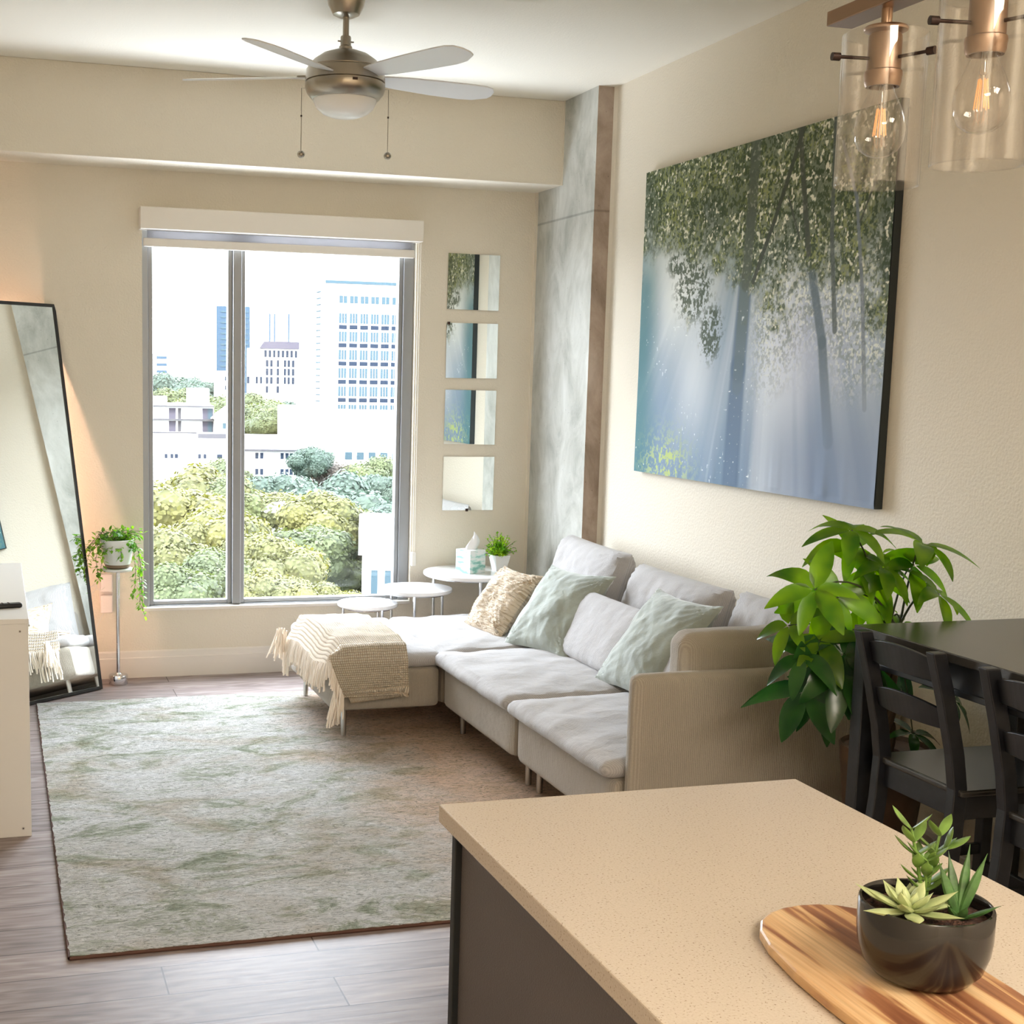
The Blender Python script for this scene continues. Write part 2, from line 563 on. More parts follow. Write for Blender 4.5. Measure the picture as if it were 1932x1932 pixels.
M['throw'] = m_weave('throw_weave', (0.56, 0.43, 0.30), (0.88, 0.77, 0.63), (118, 340))
M['fringe'] = mat('throw_fringe', (0.88, 0.78, 0.67), 0.95)
M['knit'] = mat('knit_cream', (0.66, 0.50, 0.34), 0.95)


def m_knit():
    m = M['knit']
    nt = m.node_tree
    b = nt.nodes['Principled BSDF']
    tc = N(nt, 'ShaderNodeTexCoord')
    mp = N(nt, 'ShaderNodeMapping')
    mp.inputs['Scale'].default_value = (22, 1, 85)
    nt.links.new(tc.outputs['Object'], mp.inputs[0])
    n = N(nt, 'ShaderNodeTexNoise')
    n.inputs['Scale'].default_value = 1.0
    n.inputs['Detail'].default_value = 4
    n.inputs['Distortion'].default_value = 1.0
    nt.links.new(mp.outputs[0], n.inputs[0])
    cr = ramp(nt, [(0.36, (0.46, 0.34, 0.22)), (0.52, (0.72, 0.60, 0.46))])
    nt.links.new(n.outputs['Fac'], cr.inputs[0])
    nt.links.new(cr.outputs[0], b.inputs['Base Color'])
    bp = N(nt, 'ShaderNodeBump')
    bp.inputs['Strength'].default_value = 1.0
    bp.inputs['Distance'].default_value = 0.02
    nt.links.new(n.outputs['Fac'], bp.inputs['Height'])
    nt.links.new(bp.outputs[0], b.inputs['Normal'])


m_knit()


def m_emit(name, col, s):
    m = bpy.data.materials.new(name)
    m.use_nodes = True
    b = m.node_tree.nodes['Principled BSDF']
    b.inputs['Base Color'].default_value = (*col, 1)
    b.inputs['Emission Color'].default_value = (*col, 1)
    b.inputs['Emission Strength'].default_value = s
    return m


M['filament'] = m_emit('lit_filament', (1.0, 0.40, 0.12), .8)
M['led'] = m_emit('warm_led', (1.0, 0.61, 0.42), 50)
M['panel'] = m_emit('fill_panel', (1.0, 0.9, 0.75), 2)
# outdoors
M['bldg_white'] = mat('pale_render', (0.300, 0.294, 0.282), 0.9)
M['bldg_cream'] = mat('cream_render', (0.240, 0.228, 0.204), 0.9)
M['bldg_roof'] = mat('mauve_roof', (0.021, 0.018, 0.027), 0.9)
M['bldg_dark'] = mat('grey_roof', (0.015, 0.014, 0.017), 0.9)
M['pane_blue'] = mat('blue_window_glass', (0.026, 0.040, 0.048), 1.0, spec=0.0)
M['pane_dark'] = mat('slate_window_glass', (0.011, 0.015, 0.023), 1.0, spec=0.0)
M['tower_blue'] = mat('blue_tower_glass', (0.022, 0.035, 0.050), 1.0, spec=0.0)
M['ground'] = mat('lawn', (0.014, 0.017, 0.009), 1.0, var=(0.05, 0.4))
M['road'] = mat('road', (0.076, 0.076, 0.076), 1.0)
M['tree_yellow'] = leafmat('yellow_tree', (0.035, 0.037, 0.006), (0.067, 0.062, 0.010), 0.3, 0.8, 0.5)
M['tree_green'] = leafmat('green_tree', (0.022, 0.031, 0.008), (0.044, 0.052, 0.011), 0.3, 0.8, 0.5)
M['tree_blue'] = leafmat('bluish_tree', (0.016, 0.030, 0.020), (0.028, 0.042, 0.027), 0.3, 0.8, 0.4)  # on the far trees this bluish leaf colour stands in for aerial haze
M['tree_red'] = leafmat('reddish_tree', (0.032, 0.025, 0.017), (0.050, 0.038, 0.028), 0.3, 0.8, 0.5)


# ------------------------------------------------------------------ geometry helpers
def tag(o, label=None, cat=None, group=None, kind=None):
    if label: o['label'] = label
    if cat: o['category'] = cat
    if group: o['group'] = group
    if kind: o['kind'] = kind
    return o


def thing(name, label, cat, loc=(0, 0, 0), rz=0.0, group=None, rot=None):
    o = bpy.data.objects.new(name, None)
    o.empty_display_size = 0.1
    COL.objects.link(o)
    o.location = loc
    o.rotation_euler = rot if rot else (0, 0, rz)
    return tag(o, label, cat, group)


def obj(name, bm, m, parent=None, smooth=True, bevel=0, seg=2, loc=None, rot=None, auto=None):
    me = bpy.data.meshes.new(name)
    bmesh.ops.recalc_face_normals(bm, faces=bm.faces) if bm.faces else None
    if smooth:
        for fc in bm.faces: fc.smooth = True
    bm.to_mesh(me)
    bm.free()
    ms = m if isinstance(m, (list, tuple)) else [m]
    for x in ms: me.materials.append(x)
    o = bpy.data.objects.new(name, me)
    COL.objects.link(o)
    if parent: o.parent = parent
    if loc: o.location = loc
    if rot: o.rotation_euler = rot
    if bevel:
        b = o.modifiers.new('bevel', 'BEVEL')
        b.width = bevel
        b.segments = seg
        b.limit_method = 'ANGLE'
        b.angle_limit = 0.6
        b.harden_normals = False
    if smooth and auto is None:
        auto = 0.6
    if smooth and auto:
        try:
            me.set_sharp_from_angle(angle=auto)
        except Exception:
            pass
    return o


def B():
    return bmesh.new()


def box(bm, x0, x1, y0, y1, z0, z1, mi=0):
    v = [bm.verts.new(p) for p in ((x0, y0, z0), (x1, y0, z0), (x1, y1, z0), (x0, y1, z0), (x0, y0, z1), (x1, y0, z1), (x1, y1, z1), (x0, y1, z1))]
    for q in ((0, 3, 2, 1), (4, 5, 6, 7), (0, 1, 5, 4), (1, 2, 6, 5), (2, 3, 7, 6), (3, 0, 4, 7)):
        f_ = bm.faces.new([v[i] for i in q])
        f_.material_index = mi
    return v


def bx(x0, x1, y0, y1, z0, z1):
    bm = B()
    box(bm, x0, x1, y0, y1, z0, z1)
    return bm


def tube(bm, pts, rad, n=8, caps=True):
    """round tube along a polyline; rad may be a list"""
    pts = [Vector(p) for p in pts]
    rr = rad if isinstance(rad, (list, tuple)) else [rad] * len(pts)
    rings = []
    up = Vector((0, 0, 1))
    d0 = (pts[1] - pts[0]).normalized()
    a = d0.cross(up)
    if a.length < 1e-3: a = Vector((1, 0, 0))
    a.normalize()
    for i, p in enumerate(pts):
        dd = (pts[min(i + 1, len(pts) - 1)] - pts[max(i - 1, 0)])
        if dd.length < 1e-9: dd = d0.copy()
        dd.normalize()
        a = (a - dd * a.dot(dd))
        if a.length < 1e-6: a = dd.orthogonal()
        a.normalize()
        b = dd.cross(a)
        rings.append([bm.verts.new(p + (a * math.cos(t) + b * math.sin(t)) * rr[i]) for t in [2 * PI * k / n for k in range(n)]])
    for i in range(len(rings) - 1):
        for k in range(n):
            bm.faces.new((rings[i][k], rings[i][(k + 1) % n], rings[i + 1][(k + 1) % n], rings[i + 1][k]))
    if caps and n > 2:
        bm.faces.new(rings[0][::-1])
        bm.faces.new(rings[-1])
    return bm


def lathe(bm, prof, n=32, c=(0, 0, 0), close=False):
    """profile [(r,z)...] about z through c"""
    rings = []
    for r_, z in prof:
        if r_ < 1e-6:
            rings.append([bm.verts.new((c[0], c[1], c[2] + z))])
        else:
            rings.append([bm.verts.new((c[0] + r_ * math.cos(2 * PI * k / n), c[1] + r_ * math.sin(2 * PI * k / n), c[2] + z)) for k in range(n)])
    for i in range(len(rings) - 1 + (1 if close else 0)):
        A, Bb = rings[i], rings[(i + 1) % len(rings)]
        for k in range(n):
            a, b, c_, d_ = A[k % len(A)], A[(k + 1) % len(A)], Bb[(k + 1) % len(Bb)], Bb[k % len(Bb)]
            vs = []
            for x in (a, b, c_, d_):
                if x not in vs: vs.append(x)
            if len(vs) > 2: bm.faces.new(vs)
    return bm


def prism(bm, pts, axis, a0, a1):
    """polygon pts extruded along axis (0,1,2) from a0 to a1; pts are the two other coords in order"""
    def mk(p, a):
        q = list(p)
        q.insert(axis, a)
        return bm.verts.new(q)
    A = [mk(p, a0) for p in pts]
    C = [mk(p, a1) for p in pts]
    n = len(pts)
    bm.faces.new(A[::-1])
    bm.faces.new(C)
    for i in range(n):
        bm.faces.new((A[i], A[(i + 1) % n], C[(i + 1) % n], C[i]))
    return bm


def grid(nu, nv, fn, uv=True, close_u=False):
    bm = B()
    ul = bm.loops.layers.uv.new('UVMap') if uv else None
    V = [[bm.verts.new(fn(i / (nu - (0 if close_u else 1)), j / (nv - 1))) for j in range(nv)] for i in range(nu)]
    for i in range(nu - (0 if close_u else 1)):
        for j in range(nv - 1):
            i2 = (i + 1) % nu
            f_ = bm.faces.new((V[i][j], V[i2][j], V[i2][j + 1], V[i][j + 1]))
            if uv:
                for l, (a, b) in zip(f_.loops, ((i, j), (i + 1, j), (i + 1, j + 1), (i, j + 1))):
                    l[ul].uv = (a / (nu - 1), b / (nv - 1))
    return bm


def fbm(x, y, z=0.0, o=3):
    from mathutils import noise
    s, a = 0.0, 1.0
    for k in range(o):
        s += a * noise.noise(Vector((x, y, z)) * (2 ** k))
        a *= 0.5
    return s


def pillow(wd, ht, th, pinch=0.06, sag=0.0, seed=0, wr=0.006, ear=0.5, n=34, p=2.2):
    """throw pillow standing in local xz, thickness along y, centre at origin"""
    bm = B()
    V = {}
    for s in (1, -1):
        for i in range(n):
            for j in range(n):
                u, v = -1 + 2 * i / (n - 1), -1 + 2 * j / (n - 1)
                edge = i in (0, n - 1) or j in (0, n - 1)
                if edge and s == -1:
                    V[s, i, j] = V[1, i, j]
                    continue
                x = wd / 2 * u * (1 - pinch * (1 - v * v))
                z = ht / 2 * v * (1 - pinch * (1 - u * u))
                t = max(0, (1 - abs(u) ** p)) ** ear * max(0, (1 - abs(v) ** p)) ** ear
                yy = s * th / 2 * t
                # radial creases from the corners
                cd_ = min(math.hypot(u - a, v - b) for a in (-1, 1) for b in (-1, 1))
                yy += s * wr * fbm(x * 9 + seed, z * 9, s * 3.3 + seed, 3) * (0.25 + t)
                ang = math.atan2(abs(v) - 1.02, abs(u) - 1.02)
                yy += s * wr * 0.9 * math.sin(ang * 26 + seed) * math.exp(-cd_ * 2.6) * min(1, t * 4)
                z -= sag * (1 - v) * 0.0
                V[s, i, j] = bm.verts.new((x, yy, z))
    for s in (1, -1):
        for i in range(n - 1):
            for j in range(n - 1):
                bm.faces.new((V[s, i, j], V[s, i + 1, j], V[s, i + 1, j + 1], V[s, i, j + 1]))
    return bm


def slab(x0, x1, y0, y1, z0, z1, rad=0.05, dome=0.03, seed=0, wr=0.006, n=30, m=30, lean=None):
    """soft upholstered cushion: rounded box with a domed, creased top"""
    cx, cy, cz = (x0 + x1) / 2, (y0 + y1) / 2, (z0 + z1) / 2
    hx, hy, hz = (x1 - x0) / 2, (y1 - y0) / 2, (z1 - z0) / 2
    bm = B()
    bmesh.ops.create_cube(bm, size=2)
    bmesh.ops.subdivide_edges(bm, edges=bm.edges, cuts=n, use_grid_fill=True)
    for v in bm.verts:
        p = v.co.copy()
        q = Vector((p.x * hx, p.y * hy, p.z * hz))
        rx, ry, rz_ = min(rad, hx), min(rad, hy), min(rad, hz)
        c = Vector((max(-hx + rx, min(hx - rx, q.x)), max(-hy + ry, min(hy - ry, q.y)), max(-hz + rz_, min(hz - rz_, q.z))))
        dlt = q - c
        e = Vector((dlt.x / rx, dlt.y / ry, dlt.z / rz_))
        if e.length > 1e-6:
            k = max(abs(e.x), abs(e.y), abs(e.z)) / e.length
            e *= k
        q = c + Vector((e.x * rx, e.y * ry, e.z * rz_))
        dm = (1 - p.x ** 2) * (1 - p.y ** 2)
        if p.z > 0: q.z += dome * (dm ** 0.6) * p.z
        q.z += wr * fbm(q.x * 5 + seed, q.y * 5, seed, 3) * (1 if p.z > 0 else 0.2)
        q.x += wr * 0.6 * fbm(q.y * 6, q.z * 6 + seed, seed, 2)
        q.y += wr * 0.6 * fbm(q.x * 6, q.z * 6 + seed, seed + 5, 2)
        v.co = q + Vector((cx, cy, cz))
    return bm


def dup(root, loc, rz=None, label=None, group=None, rot=None):
    r_ = root.copy()
    COL.objects.link(r_)
    r_.location = loc
    if rz is not None: r_.rotation_euler = (0, 0, rz)
    if rot is not None: r_.rotation_euler = rot
    if label: r_['label'] = label
    if group: r_['group'] = group
    for ch in list(root.children):
        c = ch.copy()
        COL.objects.link(c)
        c.parent = r_
        for g in list(ch.children):
            d_ = g.copy()
            COL.objects.link(d_)
            d_.parent = c
    return r_
#=====SECTION2=====
# ------------------------------------------------------------------ room shell
XL, XR, YB, YW, ZC = -0.33, 3.05, -3.0, 7.379, 3.113
XC = 2.952


def struct(name, bm, m, parent=None, **kw):
    o = obj(name, bm, m, parent, **kw)
    if not parent: o['kind'] = 'structure'
    return o


struct('floor', bx(XL - .2, XR + .2, YB - .2, YW + .25, -.2, 0), M['floor'], smooth=False)
struct('ceiling', bx(XL - .2, XR + .2, YB - .2, YW + .25, ZC, ZC + .2), M['ceiling'], smooth=False)
struct('wall_left', bx(XL - .2, XL, YB, YW, 0, ZC), M['wall'], smooth=False)
struct('wall_right', bx(XR, XR + .2, YB, YW, 0, ZC), M['wall'], smooth=False)
struct('wall_front', bx(XL - .2, XR + .2, YB - .2, YB, 0, ZC), M['wall'], smooth=False)
WX0, WX1, WZ0, WZ1 = 0.755, 2.250, 0.362, 2.47
bm = B()
box(bm, XL - .2, WX0, YW, YW + .25, 0, ZC)
box(bm, WX1, XR + .2, YW, YW + .25, 0, ZC)
box(bm, WX0, WX1, YW, YW + .25, 0, WZ0)
box(bm, WX0, WX1, YW, YW + .25, WZ1, ZC)
struct('wall_back', bm, M['wall'], smooth=False)
struct('beam', bx(XL, XC, 7.03, YW, 2.676, ZC), M['wall'], smooth=False, bevel=.004)
# concrete column with a rough narrow edge face
bm = B()
box(bm, XC, XR, 6.602, YW, 0, ZC, 0)
bm.faces.ensure_lookup_table()
for fc in bm.faces:
    if abs(fc.normal.y) > .9 or fc.calc_center_median().y < 6.61: fc.material_index = 1
colm = struct('column', bm, [M['concrete'], M['concrete_edge']], smooth=False)
# plaster bead where the drywall meets the concrete
tr = struct('trim_1', bx(XC - .014, XC, YW - .016, YW, 0, 2.676), M['wall'], smooth=False)
tr = struct('trim_2', bx(XC - .006, XC, 7.022, 7.034, 2.676, ZC), M['wall'], smooth=False)
bm = prism(B(), [(XR, 6.602), (XR, 6.578), (XR - .012, 6.602)], 2, 0, ZC)
struct('trim_3', bm, M['wall'], smooth=False)
BBP = [(0, 0), (.016, 0), (.016, .108), (.011, .112), (.011, .140), (.006, .147), (0, .147)]
struct('baseboard_back', prism(B(), [(YW - a, b) for a, b in BBP], 0, XL, XC - .014), M['trim'], smooth=False)
struct('baseboard_right', prism(B(), [(XR - a, b) for a, b in BBP], 1, YB, 6.578), M['trim'], smooth=False)
struct('baseboard_left', prism(B(), [(XL + a, b) for a, b in BBP], 1, YB, YW - .02), M['trim'], smooth=False)
# ---- window
win = bpy.data.objects.new('window_1', None)
COL.objects.link(win)
win.location = (1.495, 7.44, WZ0)
win['kind'] = 'structure'


def wb(name, x0, x1, y0, y1, z0, z1, m, bev=.003):
    return obj(name, bx(x0 - 1.495, x1 - 1.495, y0 - 7.44, y1 - 7.44, z0 - WZ0, z1 - WZ0), m, win, smooth=False, bevel=bev)


bm = B()
o_ = (1.495, 7.44, WZ0)
for a in ((WX0, .790, 7.415, 7.50, WZ0, WZ1), (2.190, WX1, 7.415, 7.50, WZ0, WZ1), (.790, 2.190, 7.415, 7.50, WZ0, .385), (.790, 2.190, 7.415, 7.50, 2.45, WZ1), (1.238, 1.284, 7.40, 7.50, .385, 2.45)):
    box(bm, a[0] - o_[0], a[1] - o_[0], a[2] - o_[1], a[3] - o_[1], a[4] - o_[2], a[5] - o_[2])
obj('frame', bm, M['alu'], win, smooth=False, bevel=.004)
for x0, x1 in ((.790, 1.238), (1.284, 2.190)):
    bm = B()
    s_ = .024
    for a in ((x0, x0 + s_), (x1 - s_, x1)):
        box(bm, a[0] - o_[0], a[1] - o_[0], 7.428 - o_[1], 7.48 - o_[1], .385 - o_[2], 2.45 - o_[2])
    for a in ((.385, .406), (2.425, 2.45)):
        box(bm, x0 + s_ - o_[0], x1 - s_ - o_[0], 7.428 - o_[1], 7.48 - o_[1], a[0] - o_[2], a[1] - o_[2])
    sh = obj('sash', bm, M['alu'], win, smooth=False, bevel=.003)
    obj('pane', bx(x0 + s_ - o_[0], x1 - s_ - o_[0], 7.458 - o_[1], 7.461 - o_[1], .406 - o_[2], 2.425 - o_[2]), M['glass'], sh, smooth=False)
wb('sill', WX0 - .0, WX1 + .0, YW - .012, 7.415, WZ0, WZ0 + .018, M['trim'])
# ---- roller blind
bl = thing('roller_blind', 'raised white roller blind with boxed valance above the big window', 'window blind', (1.495, 7.33, 2.37))
obj('valance', bx(-.757, .765, -.045, .047, 0, .112), M['trim'], bl, smooth=False, bevel=.004)
obj('cloth', bx(-.715, .725, .030, .0315, -.045, .0), M['shade_cloth'], bl, smooth=False)
bm = B()
box(bm, -.735, .735, .018, .040, -.084, -.040)
obj('bottom_rail', bm, M['trim'], bl, smooth=False, bevel=.006)
bm = B()
for xx in (.762, .774):
    tube(bm, [(xx, .03, 0), (xx, .03, -1.72)], .0022, 6)
tube(bm, [(.762 + .006 - .006 * math.cos(t), .03, -1.72 - .006 * math.sin(t)) for t in [PI * k / 6 for k in range(7)]], .0022, 6)
ch = obj('chain', bm, M['trim'], bl)
obj('chain_tensioner', bx(.756, .780, .018, .047, -1.79, -1.71), M['trim'], ch, smooth=False, bevel=.004)


# ------------------------------------------------------------------ city outside
def at(u, v, Y):
    """point at distance Y seen through the lens at pixel (u, v); used to survey the far skyline"""
    p = ((u - CX) / F, (v - CY) / F, 1)
    dd = [sum(MR[k][i] * p[k] for k in range(3)) for i in range(3)]
    t = Y / dd[1]
    return Vector((dd[0] * t, Y, 1.65 + dd[2] * t))


ZG = -21.0
gr = struct('ground', bx(-300, 700, 30, 1700, ZG - 1, ZG), M['ground'], smooth=False)
rd = struct('road', bx(28, 60, 100, 112, ZG, ZG + .05), M['road'], smooth=False)
struct('road', bx(4, 22, 92, 99, ZG, ZG + .05), M['road'], smooth=False)


def wnd(parent, x0, x1, z0, z1, m, y=-.03, mull=0):
    """a window on a facade: frame-less pane with a sill, as a part of its building"""
    bm = B()
    if mull:
        nx = mull
        wx = (x1 - x0) / nx
        for i in range(nx):
            box(bm, x0 + i * wx + .05, x0 + (i + 1) * wx - .05, y, .2, z0, z1)
    else:
        box(bm, x0, x1, y, .2, z0, z1)
    o = obj('window', bm, m, parent, smooth=False)
    return o


def copywnd(o, dx, dz):
    c = o.copy()
    COL.objects.link(c)
    c.location = (o.location.x + dx, o.location.y, o.location.z + dz)
    return c


def building(u0, u1, vt, Y, depth, label, m, name='office_tower', cat='building', vb=None, flat=False):
    a, b = at(u0, vt, Y), at(u1, vt, Y)
    zt = (a.z + b.z) / 2
    zb = at(u0, vb, Y).z if vb else ZG
    t = thing(name, label, cat, (a.x, Y, zb), 0 if flat else -math.atan2(a.x, Y))
    obj('wall', bx(0, b.x - a.x, 0, depth, 0, zt - zb), m, t, smooth=False)
    return t, a.x, b.x, zb, zt


# hospital tower with the window grid
Yh = 290
t, xa, xb, zb, zt = building(612, 800, 532, Yh, 16, 'wide white tower with a grid of blue windows and dark spandrels', M['bldg_white'], flat=True)
px = lambda u: at(u, 700, Yh).x - xa
pz = lambda v: at(680, v, Yh).z - zb
obj('penthouse', bx(px(616), px(800), 3, 15, zt - zb, zt - zb + 3.4), M['bldg_white'], t, smooth=False)
obj('parapet', bx(px(612), px(800), -.35, 0, zt - zb - .6, zt - zb), M['pane_blue'], t, smooth=False)
pw_ = px(661) - px(641)
cols = [px(638) + pw_ * k for k in range(7)]
proto = wnd(t, cols[0], cols[0] + pw_ * .78, pz(573), pz(559), M['pane_blue'], mull=2)
pr_win = wnd(t, 0, pw_ * .78, 0, pz(592) - pz(611), M['pane_blue'], mull=3)
pr_sp = obj('spandrel', bx(0, pw_ * .76, -.03, .2, 0, pz(614) - pz(622)), M['pane_dark'], t, smooth=False)
for r_ in range(6):
    vv = 611 + 34.3 * r_
    for c_ in cols:
        for pr_, v_ in ((pr_win, vv), (pr_sp, vv + 11)):
            if pr_ is pr_sp and r_ == 5: continue
            if r_ == 0 and c_ == cols[0]:
                pr_.location = (c_, 0, pz(v_))
            else:
                q = pr_.copy()
                COL.objects.link(q)
                q.location = (c_, 0, pz(v_))
for c_ in cols[1:]:
    q = proto.copy()
    COL.objects.link(q)
    q.location = (c_ - cols[0], 0, 0)
# louvre lines on the narrow stair bay
lv = obj('louvre', bx(-.12, .1, 3, 7, 0, .22), M['pane_blue'], t, smooth=False)
lv.location = (0, 0, pz(552))
for k in range(1, 22):
    q = lv.copy()
    COL.objects.link(q)
    q.location = (0, 0, pz(552 + 12.2 * k))
# lower wing in front
Yp = 235
t, xa, xb, zb, zt = building(577, 800, 783, Yp, 40, 'low white wing with square teal windows in front of the big tower', M['bldg_white'], 'hospital_wing')
px = lambda u: at(u, 700, Yp).x - xa
pz = lambda v: at(680, v, Yp).z - zb
w0 = obj('window', bx(0, px(663) - px(650), -.04, .3, 0, pz(852) - pz(866)), M['pane_blue'], t, smooth=False)
for k in range(6):
    q = w0 if k == 0 else w0.copy()
    if k: COL.objects.link(q)
    q.location = (px(651 + 21.5 * k), 0, pz(866))
# mauve-roofed block
Yb = 345
t, xa, xb, zb, zt = building(466, 562, 658, Yb, 35, 'cream office block with a mauve sloped roof and rows of slit windows', M['bldg_white'], 'office_block')
px = lambda u: at(u, 700, Yb).x - xa
pz = lambda v: at(510, v, Yb).z - zb
H_ = zt - zb
L_ = xb - xa
obj('roof', prism(B(), [(px(488), H_), (px(497), H_ + 1.8), (px(562), H_ + 1.8), (px(562), H_)], 1, -.5, 30), M['bldg_roof'], t, smooth=False)
w0 = obj('window', bx(0, .6, -.06, .3, 0, 1.7), M['pane_dark'], t, smooth=False)
k = 0
for vv, us in ((674, [498 + 8 * i for i in range(8)]), (692, [501, 509, 521, 534, 541, 549]), (708, [501, 509, 521, 534, 541, 549]), (724, [466, 482, 490, 501, 509, 521, 534, 541, 549]), (741, [501, 521])):
    for u in us:
        q = w0 if k == 0 else w0.copy()
        if k: COL.objects.link(q)
        q.location = (px(u), 0, pz(vv))
        k += 1
# blue glass tower far away
t, xa, xb, zb, zt = building(408, 471, 578, 900, 40, 'tall blue glass tower far off behind the window mullion', M['tower_blue'])
bm = B()
for k in range(14):
    box(bm, 3, xb - xa - 1, -.3, 0, zt - zb - 4 - 3.5 * k, zt - zb - 3 - 3.5 * k)
obj('glazing_band', bm, M['pane_blue'], t, smooth=False)
t, xa, xb, zb, zt = building(506, 548, 592, 800, 30, 'pale slim tower standing behind the mauve-roofed block', M['bldg_white'])
for u in (507, 516, 542):
    obj('pilaster', bx(at(u, 700, 800).x - xa, at(u + 2.5, 700, 800).x - xa, -.4, 0, 0, zt - zb), M['tower_blue'], t, smooth=False)
t, xa, xb, zb, zt = building(292, 318, 667, 800, 30, 'low far pale block with blue bands at the left window edge', M['bldg_white'])
for k in range(4):
    obj('glazing_band', bx(1, xb - xa - 1, -.3, 0, zt - zb - 3 - 4 * k, zt - zb - 1.5 - 4 * k), M['tower_blue'], t, smooth=False)
building(250, 405, 668, 1200, 30, 'long flat white block on the far horizon', M['bldg_white'])
t, xa, xb, zb, zt = building(404, 448, 700, 420, 20, 'small white block beside the blue glass tower', M['bldg_white'], 'office_block')
for vv in (718, 735):
    obj('window', bx(at(424, 700, 420).x - xa, at(427, 700, 420).x - xa, -.1, .2, at(424, vv, 420).z - zb, at(424, vv - 8, 420).z - zb), M['pane_dark'], t, smooth=False)
# apartment with balcony lines
Ya = 200
t, xa, xb, zb, zt = building(272, 402, 765, Ya, 18, 'flat-roofed apartment block with dark balcony lines and purple glazing', M['bldg_white'], 'apartment_building')
px = lambda u: at(u, 700, Ya).x - xa
pz = lambda v: at(350, v, Ya).z - zb
obj('stair_tower', bx(px(355), px(395), 2, 10, zt - zb, pz(733)), M['bldg_white'], t, smooth=False)
obj('plant_room', bx(px(270), px(315), 2, 10, zt - zb, pz(750)), M['bldg_white'], t, smooth=False)
for vv in (767, 792, 817):
    obj('balcony_slab', bx(0, px(402), -1.0, 0, pz(vv), pz(vv - 2)), M['bldg_dark'], t, smooth=False)
for vv in (790, 814):
    for u0, u1, mm in ((318, 331, 'bldg_roof'), (335, 341, 'bldg_dark'), (381, 401, 'bldg_roof'), (391, 399, 'pane_blue')):
        obj('window', bx(px(u0), px(u1), -.05 - (.05 if mm == 'pane_blue' else 0), .1, pz(vv), pz(vv - 20)), M[mm], t, smooth=False)
t, xa, xb, zb, zt = building(404, 448, 790, 195, 10, 'white house with a small dark gable beside the apartment block', M['bldg_white'], 'house')
obj('roof', prism(B(), [(-.5, zt - zb), ((xb - xa) / 2, zt - zb + 1.6), (xb - xa + .5, zt - zb)], 1, -.5, 10), M['bldg_white'], t, smooth=False)
obj('window', bx(1.2, 2.6, -.05, .1, zt - zb - 1.4, zt - zb - .6), M['pane_blue'], t, smooth=False)
# white terrace row
Yr = 160
t, xa, xb, zb, zt = building(262, 448, 828, Yr, 14, 'long white terrace with paired windows behind the yellow trees', M['bldg_white'], 'terrace_house')
px = lambda u: at(u, 700, Yr).x - xa
pz = lambda v: at(350, v, Yr).z - zb
for u, wd_ in ((310, 5), (321, 5), (329, 6), (373, 5), (383, 5), (408, 10), (424, 6)):
    obj('window', bx(px(u), px(u + wd_), -.05, .1, pz(864), pz(856)), M['pane_dark'], t, smooth=False)
obj('roof_unit', bx(px(374), px(428), 2, 6, zt - zb, zt - zb + .55), M['bldg_dark'], t, smooth=False)
t, xa, xb, zb, zt = building(450, 563, 850, Yr, 14, 'white building with a dark flat roof edge and grouped windows', M['bldg_white'], 'terrace_house')
px = lambda u: at(u, 700, Yr).x - xa
pz = lambda v: at(520, v, Yr).z - zb
obj('roof_edge', bx(0, px(565), -.6, 0, zt - zb, zt - zb + .18), M['bldg_dark'], t, smooth=False)
obj('roof', bx(0, px(565), 0, 14, zt - zb, zt - zb + 1.3), M['bldg_white'], t, smooth=False)
for vv in (865, 895):
    for u in (482, 491, 529, 538, 546, 555):
        o = obj('window', bx(px(u), px(u + 6), -.05, .1, pz(vv), pz(vv - 11)), M['pane_dark'], t, smooth=False)
t, xa, xb, zb, zt = building(524, 600, 768, 210, 14, 'blank white annex beside the green trees and the tower', M['bldg_white'], 'annex')
t, xa, xb, zb, zt = building(494, 556, 966, 108, 9, 'small white house half hidden among the yellow trees', M['bldg_white'], 'house')
obj('roof', prism(B(), [(-.4, zt - zb), (.8, zt - zb + .8), (xb - xa - .8, zt - zb + .8), (xb - xa + .4, zt - zb)], 1, -.5, 9), M['bldg_white'], t, smooth=False)
# near white building at lower right
Yn = 86
t, xa, xb, zb, zt = building(684, 800, 1003, Yn, 12, 'near white flat-roofed building at the lower right of the window', M['bldg_white'], 'house')
px = lambda u: at(u, 1050, Yn).x - xa
pz = lambda v: at(700, v, Yn).z - zb
obj('roof_slab', bx(-.25, px(800), -.6, 12, pz(1045), zt - zb + .05), M['bldg_white'], t, smooth=False)
obj('window', bx(px(700), px(712), -.65 + .6, .1, pz(1120), pz(1075)), M['pane_blue'], t, smooth=False)
obj('window', bx(px(725), px(745), -.05, .1, pz(1120), pz(1075)), M['pane_blue'], t, smooth=False)
p = at(548, 1060, 100)
lp = thing('utility_pole', 'thin grey utility pole rising among the yellow trees', 'pole', (p.x, 100, ZG))
obj('mast', tube(B(), [(0, 0, 0), (0, 0, at(548, 1003, 100).z - ZG)], .12, 8), M['bldg_dark'], lp)
obj('cross_arm', bx(-.6, .6, -.06, .06, at(548, 1010, 100).z - ZG, at(548, 1007, 100).z - ZG), M['bldg_dark'], lp, smooth=False)
p = at(395, 1112, 97)
cr = thing('car', 'dark parked car below the trees in the left window pane', 'car', (p.x, 96, ZG + .05))
obj('body', bx(-2, 2, -.8, .8, .3, .9), M['pane_dark'], cr, bevel=.2)
obj('cabin', bx(-1.1, 1.1, -.7, .7, .9, 1.5), M['pane_blue'], cr, bevel=.25)
bm = B()
for xx in (-1.2, 1.2):
    for yy in (-.75, .75):
        tube(bm, [(xx, yy - .1, .3), (xx, yy + .1, .3)], .3, 12)
